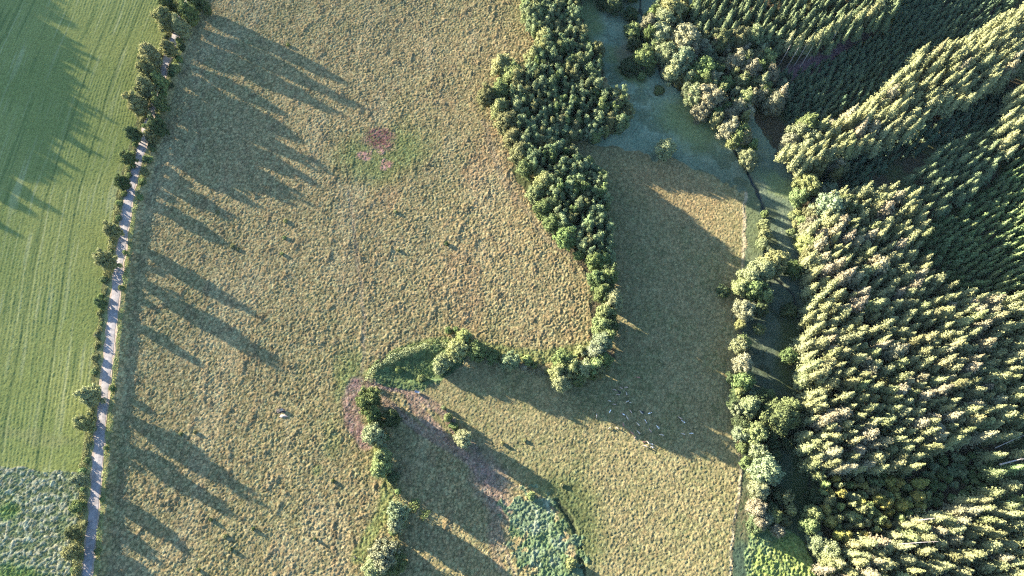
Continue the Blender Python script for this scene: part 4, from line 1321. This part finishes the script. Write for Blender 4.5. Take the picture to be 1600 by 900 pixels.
# ------------------------------------------------------------------ bare and fallen trunks
def log(name, p, q, r, m, label, cat):
    a, b = Vector(p), Vector(q)
    v, f = tube([a, a.lerp(b, 0.5) + Vector((0.15, 0.1, 0.05)), b], [r, r * 0.75, r * 0.3], 7)
    parts = [(v, f)]
    for t in (0.35, 0.55, 0.7, 0.85):
        c = a.lerp(b, t)
        e = c + Vector((random.uniform(-1, 1), random.uniform(-1, 1), random.uniform(0.1, 0.8)))
        parts.append(tube([c, e], [r * 0.3, r * 0.08], 4))
    V, Fq = join(parts)
    o = bpy.data.objects.new(name, np_mesh(name, V - np.array(p), Fq, [m], True))
    o.location = p
    return tag(link(o), label, cat)


def gp(px, py, z):
    x, y = G(px, py, z)
    return (float(x), float(y), z)


log('dead_trunk', gp(1562, 726, 12), gp(1606, 715, 14.5), 0.38, M_PALEBARK, 'long pale dead trunk caught in the spruces at the right edge', 'dead tree')
log('dead_trunk', gp(1555, 700, 9), gp(1602, 679, 12), 0.2, M_PALEBARK, 'thin grey dead trunk above the pale one at the right edge', 'dead tree')
log('dead_trunk', gp(1410, 850, 17), gp(1466, 846, 19), 0.22, M_PALEBARK, 'thin bleached trunk lying in the bottom stand', 'dead tree')
log('dead_trunk', gp(1436, 813, 17), gp(1461, 810, 19), 0.25, M_PALEBARK, 'short bleached trunk at the top of the bottom stand', 'dead tree')
log('fallen_branch', gp(1233, 700, 0.5), gp(1243, 706, 0.9), 0.2, M_PALEBARK, 'pale fallen branch in the dark lower marsh', 'branch')
log('fallen_branch', gp(1279, 862, 0.5), gp(1293, 880, 0.8), 0.45, M_PALEBARK, 'pinkish fallen trunk across the stream at the bottom', 'branch')
for i, (a, b) in enumerate([((1216, 104), (1224, 88)), ((1228, 108), (1238, 90)), ((1240, 104), (1249, 89)), ((1249, 106), (1257, 90)), ((1262, 96), (1270, 80)), ((1286, 84), (1296, 66))]):
    x, y = G(a[0], a[1], 0)
    log('bare_trunk', (float(x), float(y), -0.3), (float(x) + 0.3, float(y) - 0.2, 17.0), 0.24, M_PALEBARK,
        f'bare straight trunk standing at the purple clearing, {ORD[i]} from the left', 'dead tree')

# ------------------------------------------------------------------ wood outside the frame at the left: its shadow lies on the mown field
WOOD = []
ux, uy = math.cos(SUN_DIR), math.sin(SUN_DIR)
for (tx, ty, hh) in [(60, -60, 23), (100, 5, 22), (128, 50, 22), (150, 92, 22), (138, 108, 21), (128, 135, 22), (152, 178, 22), (142, 190, 21), (135, 205, 20), (138, 232, 19), (118, 262, 19), (100, 290, 18), (96, 335, 20),
                     (70, 345, 18), (34, 372, 18), (-20, 400, 18)]:
    gx, gy = G(tx, ty, ROAD_Z)
    L = hh / math.tan(SUN_EL)
    WOOD.append((float(gx) - ux * L, float(gy) - uy * L, random.uniform(3.6, 4.6), hh))
for k in range(300):
    t = random.random()
    tx, ty = random.choice([(random.uniform(-60, 105), random.uniform(-40, 300)), (random.uniform(-20, 128), random.uniform(60, 240))])
    gx, gy = G(tx, ty, ROAD_Z)
    hh = random.uniform(15, 20)
    L = hh / math.tan(SUN_EL)
    x, y = float(gx) - ux * L, float(gy) - uy * L
    qx, qy = PX(x, y, hh)
    if float(qx) < -30:
        WOOD.append((x, y, random.uniform(3.5, 5.0), hh))
merged('wood', K_BIG, WOOD, 'mid', 'wood beyond the left edge of the mown field', 'wood', frac=0.6)

# ------------------------------------------------------------------ dark tussocks and thorn bushes dotted over the meadow
DOTS = [(618, 331, 4), (447, 346, 5), (445, 372, 4), (441, 397, 4), (622, 391, 4), (698, 381, 5), (341, 333, 4), (364, 385, 5), (372, 390, 4), (492, 842, 3), (361, 858, 4), (352, 838, 5), (330, 812, 4),
        (283, 678, 4), (305, 675, 4), (520, 751, 4), (820, 688, 4), (878, 758, 5), (785, 693, 4), (815, 555, 4), (880, 150, 0), (310, 890, 4), (396, 826, 4), (450, 70, 4), (425, 665, 0)]
DOTS = [d for d in DOTS if d[2]]
DOTS = [(a, b, c * 0.75) for a, b, c in DOTS]
for i, (px, py, r) in enumerate(DOTS):
    near = ['alone in the upper middle of the meadow', 'topmost of three in a column right of the lane shadows', 'middle of three in a column right of the lane shadows', 'lowest of three in a column right of the lane shadows',
            'in the middle of the rusty meadow', 'right of the rusty meadow centre', 'on the upper long shadow', 'left of a pair above the middle shadow', 'right of a pair above the middle shadow', 'above the bottom meadow edge left of the willows',
            'lowest of three near the bottom left', 'middle of three near the bottom left', 'topmost of three near the bottom left', 'left of the two by the bare spot', 'right of the two by the bare spot',
            'left of the muddy willow row', 'in the lit lower pasture centre', 'in the lit lower pasture right', 'in the lit lower pasture left', 'just above the cross hedge', 'at the bottom left edge of the meadow',
            'in the bottom meadow right of the three', 'at the upper tips of the lane shadows']
    place_px(K_BUSH, px, py, r, random.uniform(0.9, 1.5), random.choice(['olive', 'mid', 'dark']), 'small dark bush ' + near[i], 'bush', 'small bushes dotted over the meadow', zb=0, kz=0.4)

# ------------------------------------------------------------------ pale gravel by the lane, trough, bale
STONE = mat_noise('pale stone', (0.26, 0.24, 0.21), (0.40, 0.37, 0.33), 3.0)
BLUEP = mat_noise('painted steel', (0.25, 0.28, 0.33), (0.36, 0.39, 0.44), 1.0, 0.5)
DARKM = mat_noise('wet mud', (0.035, 0.03, 0.03), (0.07, 0.06, 0.055), 1.2)
DIRT = mat_noise('bare dirt', (0.26, 0.21, 0.17), (0.40, 0.33, 0.27), 1.0)


def patch(name, px, py, rx, ry, m, dz, label=None):
    x, y = gp(px, py, 0)[:2]
    s = float(mpp(px, py, 0))
    V = [(x, y, gz(x, y) + dz)]
    n = 20
    for i in range(n):
        a = 2 * math.pi * i / n
        k = random.uniform(0.75, 1.2)
        xx, yy = x + math.cos(a) * rx * s * k, y + math.sin(a) * ry * s * k
        V.append((xx, yy, gz(xx, yy) + dz - 0.25))
    Fq = [(0, 1 + i, 1 + (i + 1) % n) for i in range(n)]
    o = bpy.data.objects.new(name, np_mesh(name, np.array(V), np.array(Fq), [m], tris=True))
    return tag(link(o), kind='structure')


patch('mud_patch', 439, 642, 8, 4, DARKM, 0.42)
patch('dirt_heap', 443, 650, 6, 2.5, DIRT, 0.60)


def trough(px, py, ang, L, W, Hh, m, label):
    x, y = gp(px, py, 0)[:2]
    e = bpy.data.objects.new('feed_trough', None)
    e.location = (x, y, gz(x, y) + 0.35)
    e.rotation_euler = (0, 0, R(ang))
    tag(link(e), label, 'trough')
    bm = bmesh.new()
    bmesh.ops.create_cube(bm, size=1)
    for v in bm.verts:
        k = 1.0 if v.co.z > 0 else 0.8
        v.co = Vector((v.co.x * L * k, v.co.y * W * k, v.co.z * Hh + Hh / 2 + 0.15))
    top = [f for f in bm.faces if f.normal.z > 0.9]
    r = bmesh.ops.inset_region(bm, faces=top, thickness=0.08)
    bmesh.ops.translate(bm, verts=list(top[0].verts), vec=(0, 0, -Hh * 0.6))
    me = bpy.data.meshes.new('basin'); bm.to_mesh(me); bm.free(); me.materials.append(m)
    o = bpy.data.objects.new('basin', me); o.parent = e; link(o)
    for sx in (-1, 1):
        for sy in (-1, 1):
            v, f = tube([(sx * L * 0.38, sy * W * 0.38, -0.2), (sx * L * 0.38, sy * W * 0.38, 0.2)], [0.06, 0.06], 6)
            V, Fq = join([(v, f)])
            o = bpy.data.objects.new('leg', np_mesh('leg', V, Fq, [m])); o.parent = e; link(o)
    return e


trough(440.5, 641, 20, 1.6, 1.1, 0.6, STONE, 'white feed trough on dark trodden mud in the meadow')
trough(652, 613, -15, 2.2, 1.0, 0.6, BLUEP, 'pale blue water trough on the shaded mud by the hollow')
leafy_strip('cut_branches', px_line([(746, 702), (752, 706)]), 2.5, 0.8, 0.0, 'pink', 'small brown heap of branches on the ditch end', 'brush pile', 9, 0.4, seed=21)


def stones(px, py, n, spread, label, seed):
    rng = random.Random(seed)
    bm = bmesh.new()
    for i in range(n):
        r = rng.uniform(0.3, 0.9)
        c = Vector((rng.gauss(0, spread), rng.gauss(0, spread * 0.6), r * 0.3))
        g = bmesh.ops.create_icosphere(bm, subdivisions=1, radius=r)
        for v in g['verts']:
            v.co = Vector((v.co.x * rng.uniform(0.8, 1.3), v.co.y, v.co.z * 0.6)) + c
    me = bpy.data.meshes.new('rubble'); bm.to_mesh(me); bm.free(); me.materials.append(STONE)
    o = bpy.data.objects.new('rubble_heap', me)
    x, y = gp(px, py, 0)[:2]
    o.location = (x, y, gz(x, y))
    tag(link(o), label, 'rubble')


stones(302, 13, 7, 0.9, 'small pale rubble heap under the lane trees at the top', 5)
stones(313, 13, 10, 1.3, 'larger pale rubble heap at the top of the meadow', 6)


# ------------------------------------------------------------------ the herd
def cow_mesh(pose, seed):
    """one continuous body grown from a jointed skeleton (2.3 m long, 1.35 m at the shoulder)"""
    if pose == 'lying':
        hb = 0.48
    else:
        hb = 1.0
    J = [((-0.15, 0, hb), .36), ((0.45, 0, hb + .03), .34), ((0.85, 0, hb + .08), .27)]           # belly, chest, shoulder
    E = [(0, 1), (1, 2)]
    J += [((-0.65, 0, hb + .05), .31), ((-0.95, 0, hb + .12), .22)]; E += [(0, 3), (3, 4)]        # loin, rump: 3, 4
    if pose == 'graze':
        neck = [((1.15, .03, hb - .1), .17), ((1.38, .06, hb - .45), .13), ((1.52, .08, hb - .72), .13), ((1.72, .08, hb - .9), .08)]
    elif pose == 'turn':
        neck = [((1.1, .14, hb + .2), .17), ((1.25, .36, hb + .3), .13), ((1.22, .55, hb + .25), .13), ((1.12, .78, hb + .12), .08)]
    elif pose == 'lying':
        neck = [((1.1, .04, hb + .25), .17), ((1.32, .1, hb + .42), .13), ((1.5, .18, hb + .4), .13), ((1.72, .25, hb + .28), .08)]
    else:
        neck = [((1.15, 0, hb + .22), .17), ((1.38, 0, hb + .36), .13), ((1.56, 0, hb + .34), .13), ((1.8, 0, hb + .2), .08)]
    k = 2
    for p, r in neck:
        J.append((p, r)); E.append((k, len(J) - 1)); k = len(J) - 1
    head = k - 1
    for s in (-1, 1):                                                                              # ears
        hx, hy, hz = J[head][0]
        J.append(((hx - .05, hy + s * .22, hz + .08), .035)); E.append((head, len(J) - 1))
    for s in (-1, 1):
        if pose == 'lying':
            segs = [((.55, s * .34, .28), .11), ((.95, s * .36, .10), .06), ((.70, s * .34, .07), .05)]
            segs2 = [((-.75, s * .38, .30), .16), ((-.30, s * .50, .12), .08), ((-.62, s * .52, .07), .05)]
        else:
            o = .06 * s
            segs = [((.72 + o, s * .20, hb - .28), .12), ((.74 + o, s * .20, .42), .06), ((.70 + o, s * .20, .10), .045), ((.76 + o, s * .20, .04), .06)]
            segs2 = [((-.80 - o, s * .22, hb - .25), .16), ((-.70 - o, s * .22, .56), .08), ((-.92 - o, s * .22, .44), .06), ((-.90 - o, s * .22, .10), .045), ((-.84 - o, s * .22, .04), .06)]
        k = 2 if pose != 'lying' else 1
        for p, r in segs:
            J.append((p, r)); E.append((k, len(J) - 1)); k = len(J) - 1
        k = 3
        for p, r in segs2:
            J.append((p, r)); E.append((k, len(J) - 1)); k = len(J) - 1
    k = 4
    for p, r in [((-1.12, .0, hb + .05), .04), ((-1.16, .05, hb * .55), .025), ((-1.15, .08, max(.06, hb * .3)), .05)]:
        J.append((p, r)); E.append((k, len(J) - 1)); k = len(J) - 1
    me = bpy.data.meshes.new('skeleton')
    me.from_pydata([j[0] for j in J], E, [])
    o = bpy.data.objects.new('tmp', me)
    link(o)
    sk = o.modifiers.new('skin', 'SKIN')
    for i, j in enumerate(J):
        me.skin_vertices[0].data[i].radius = (j[1], j[1] * (1.0))
    me.skin_vertices[0].data[0].use_root = True
    o.modifiers.new('sub', 'SUBSURF').levels = 1
    dg = bpy.context.evaluated_depsgraph_get()
    out = bpy.data.meshes.new_from_object(o.evaluated_get(dg))
    bpy.data.objects.remove(o)
    for p in out.polygons:
        p.use_smooth = True
    out.name = 'cow_' + pose
    return out


def mat_coat(name, c1, c2, scale, edge=0.03, mid_=0.5):
    m, n, l = mat(name)
    out = n.new('ShaderNodeOutputMaterial')
    b = n.new('ShaderNodeBsdfPrincipled')
    b.inputs['Roughness'].default_value = 0.75
    tc = n.new('ShaderNodeTexCoord')
    oi = n.new('ShaderNodeObjectInfo')
    ad = n.new('ShaderNodeVectorMath')
    ad.operation = 'ADD'
    ml = n.new('ShaderNodeMath'); ml.operation = 'MULTIPLY'; ml.inputs[1].default_value = 40
    l.new(oi.outputs['Random'], ml.inputs[0])
    l.new(tc.outputs['Object'], ad.inputs[0])
    l.new(ml.outputs[0], ad.inputs[1])
    nz = n.new('ShaderNodeTexNoise')
    nz.inputs['Scale'].default_value = scale
    nz.inputs['Detail'].default_value = 1
    l.new(ad.outputs[0], nz.inputs['Vector'])
    cr = n.new('ShaderNodeValToRGB')
    cr.color_ramp.elements[0].position = mid_ - edge
    cr.color_ramp.elements[1].position = mid_ + edge
    cr.color_ramp.elements[0].color = (*c1, 1)
    cr.color_ramp.elements[1].color = (*c2, 1)
    l.new(nz.outputs['Fac'], cr.inputs[0])
    l.new(cr.outputs[0], b.inputs['Base Color'])
    l.new(b.outputs[0], out.inputs[0])
    return m


COATS = {'white': mat_coat('white coat', (0.32, 0.26, 0.20), (0.46, 0.38, 0.29), 2, 0.1), 'tan': mat_coat('fawn coat', (0.30, 0.20, 0.15), (0.38, 0.27, 0.21), 2, 0.1),
         'red': mat_coat('red brown coat', (0.26, 0.11, 0.08), (0.36, 0.16, 0.12), 2, 0.1), 'black': mat_coat('black coat', (0.015, 0.015, 0.018), (0.03, 0.028, 0.028), 2, 0.1),
         'pied': mat_coat('pied coat', (0.16, 0.09, 0.07), (0.86, 0.84, 0.80), 1.5, 0.02, 0.46), 'grey': mat_coat('grey coat', (0.36, 0.35, 0.34), (0.5, 0.48, 0.46), 2, 0.1)}
POSES = {p: cow_mesh(p, 1) for p in ('stand', 'graze', 'turn', 'lying')}
COWM = {}
HERD = [  # px, py, coat, pose, heading (deg, photograph up = 90), size, words
    (998, 589, 'red', 'stand', 175, 1, 'red-brown cow highest in the herd, apart from the rest'),
    (961, 608.5, 'tan', 'graze', 160, .95, 'fawn cow at the upper left of the herd'),
    (971.5, 605.5, 'tan', 'lying', 150, .85, 'fawn cow lying left of the topmost pair'),
    (979, 604.6, 'tan', 'stand', 178, 1, 'fawn cow standing right of the topmost pair'),
    (968.6, 611.8, 'black', 'lying', 135, 1.05, 'black cow lying in the upper group'),
    (966, 615.8, 'tan', 'turn', 170, 1, 'fawn cow with turned head under the black one'),
    (979.4, 614.6, 'white', 'graze', 100, 1, 'white cow walking upward under the topmost pair'),
    (953, 626, 'white', 'turn', 165, .95, 'dull white cow upper left of a staggered pair'),
    (960.7, 631.3, 'tan', 'turn', 165, .95, 'fawn cow lower right of a staggered pair'),
    (980.6, 626.8, 'white', 'turn', 200, 1.05, 'white cow with a calf behind it'),
    (985.4, 628.3, 'white', 'lying', 190, .6, 'white calf just right of its mother'),
    (953.7, 641.5, 'pied', 'lying', 240, .9, 'pied cow lying at the left of the middle herd'),
    (986, 642.7, 'tan', 'graze', 125, 1, 'brownish fawn cow in the centre of the herd'),
    (1002.2, 644.2, 'white', 'stand', 128, 1.1, 'cream cow touching a black one'),
    (1004.8, 643.4, 'black', 'lying', 140, 1.0, 'black cow lying against the cream cow'),
    (1015, 645.3, 'pied', 'stand', 15, .95, 'pied cow right of the black and cream pair'),
    (932.4, 648.5, 'white', 'graze', 265, 1, 'white cow furthest left of the herd'),
    (974.4, 647, 'pied', 'stand', 150, 1.05, 'mostly white pied cow left of centre'),
    (980.6, 652.8, 'white', 'stand', 120, 1.05, 'off-white cow under the pied one'),
    (1009.7, 659, 'pied', 'stand', 118, .95, 'pied cow facing up, right of the white pair'),
    (997.6, 662.8, 'white', 'graze', 128, 1.1, 'upper white cow of two in a diagonal pair'),
    (974.7, 663.2, 'red', 'lying', 105, .95, 'red-brown cow alone left of the diagonal pair'),
    (953, 668, 'white', 'graze', 210, .9, 'thin white cow at the lit pasture border, left'),
    (964.6, 668.4, 'white', 'turn', 145, 1, 'white cow second along the lit border'),
    (1016.7, 673, 'tan', 'stand', 125, 1, 'fawn cow right of the diagonal white pair'),
    (1028.5, 667.4, 'pied', 'stand', 130, .95, 'slim pied cow right of the herd centre'),
    (998.3, 675.7, 'white', 'stand', 132, 1.1, 'lower white cow of two in a diagonal pair'),
    (988.2, 676.5, 'red', 'graze', 140, 1, 'red-brown cow left of the lower white one'),
    (993, 683, 'tan', 'lying', 220, .8, 'small fawn calf lying under the red-brown cow'),
    (1034.7, 679.3, 'white', 'graze', 165, 1.1, 'bright white cow alone right of the diagonal pair'),
    (1063.7, 653.4, 'tan', 'stand', 150, 1.1, 'pale fawn cow at the upper right of the herd'),
    (1068.4, 659, 'pied', 'stand', 150, .95, 'pied cow just under the pale fawn one'),
    (1068.4, 678, 'white', 'graze', 165, 1.0, 'white cow at the far lower right'),
    (1080.8, 677, 'pied', 'stand', 180, .95, 'faint pied cow furthest right of the herd'),
    (1012.8, 691.2, 'white', 'turn', 130, 1.1, 'white cow topmost of the lowest group'),
    (1019, 693.6, 'grey', 'lying', 160, .9, 'grey cow upper right of the lowest group'),
    (1009, 696.8, 'white', 'graze', 155, 1.15, 'large white cow lowest left of the lowest group'),
    (1019.5, 698.3, 'grey', 'lying', 150, .9, 'grey cow lower right of the lowest group'),
    (1007, 690.2, 'red', 'lying', 160, .8, 'brown calf left of the lowest group'),
    (555, 871, 'black', 'graze', 320, 1.1, 'black cow alone in the bottom meadow left of the willows'),
]
for px, py, coat, pose, ang, s, w in HERD:
    if (coat, pose) not in COWM:
        mm = POSES[pose].copy()
        mm.materials.clear()
        mm.materials.append(COATS[coat])
        COWM[(coat, pose)] = mm
    x, y = gp(px, py, 0.8)[:2]
    o = bpy.data.objects.new('calf' if 'calf' in w.split(' of ')[0].split(' behind')[0].split(' with')[0] else 'cow', COWM[(coat, pose)])
    o.location = (x, y, gz(x, y) - 0.02)
    o.rotation_euler = (0, 0, R(ang))
    o.scale = (s * 0.7, s * 0.7, s * 0.7)
    tag(link(o), w, o.name.split('.')[0], 'herd in the shaded pasture' if px > 900 else None)
# ------------------------------------------------------------------ thin evening air over the whole place
m, n, l = mat('air')
out = n.new('ShaderNodeOutputMaterial')
pv = n.new('ShaderNodeVolumePrincipled')
pv.inputs['Color'].default_value = (0.62, 0.80, 1.0, 1)
pv.inputs['Density'].default_value = 0.000013
pv.inputs['Anisotropy'].default_value = 0.4
l.new(pv.outputs[0], out.inputs['Volume'])
bm = bmesh.new()
bmesh.ops.create_cube(bm, size=1.0)
for v in bm.verts:
    v.co = Vector((v.co.x * 760, 160 + v.co.y * 760, -3 + (v.co.z + 0.5) * 325))
me = bpy.data.meshes.new('haze'); bm.to_mesh(me); bm.free(); me.materials.append(m)
tag(link(bpy.data.objects.new('haze', me)), 'thin bluish evening haze over the valley', 'haze', None, 'stuff')
print('OBJECTS', len(SC.collection.objects))
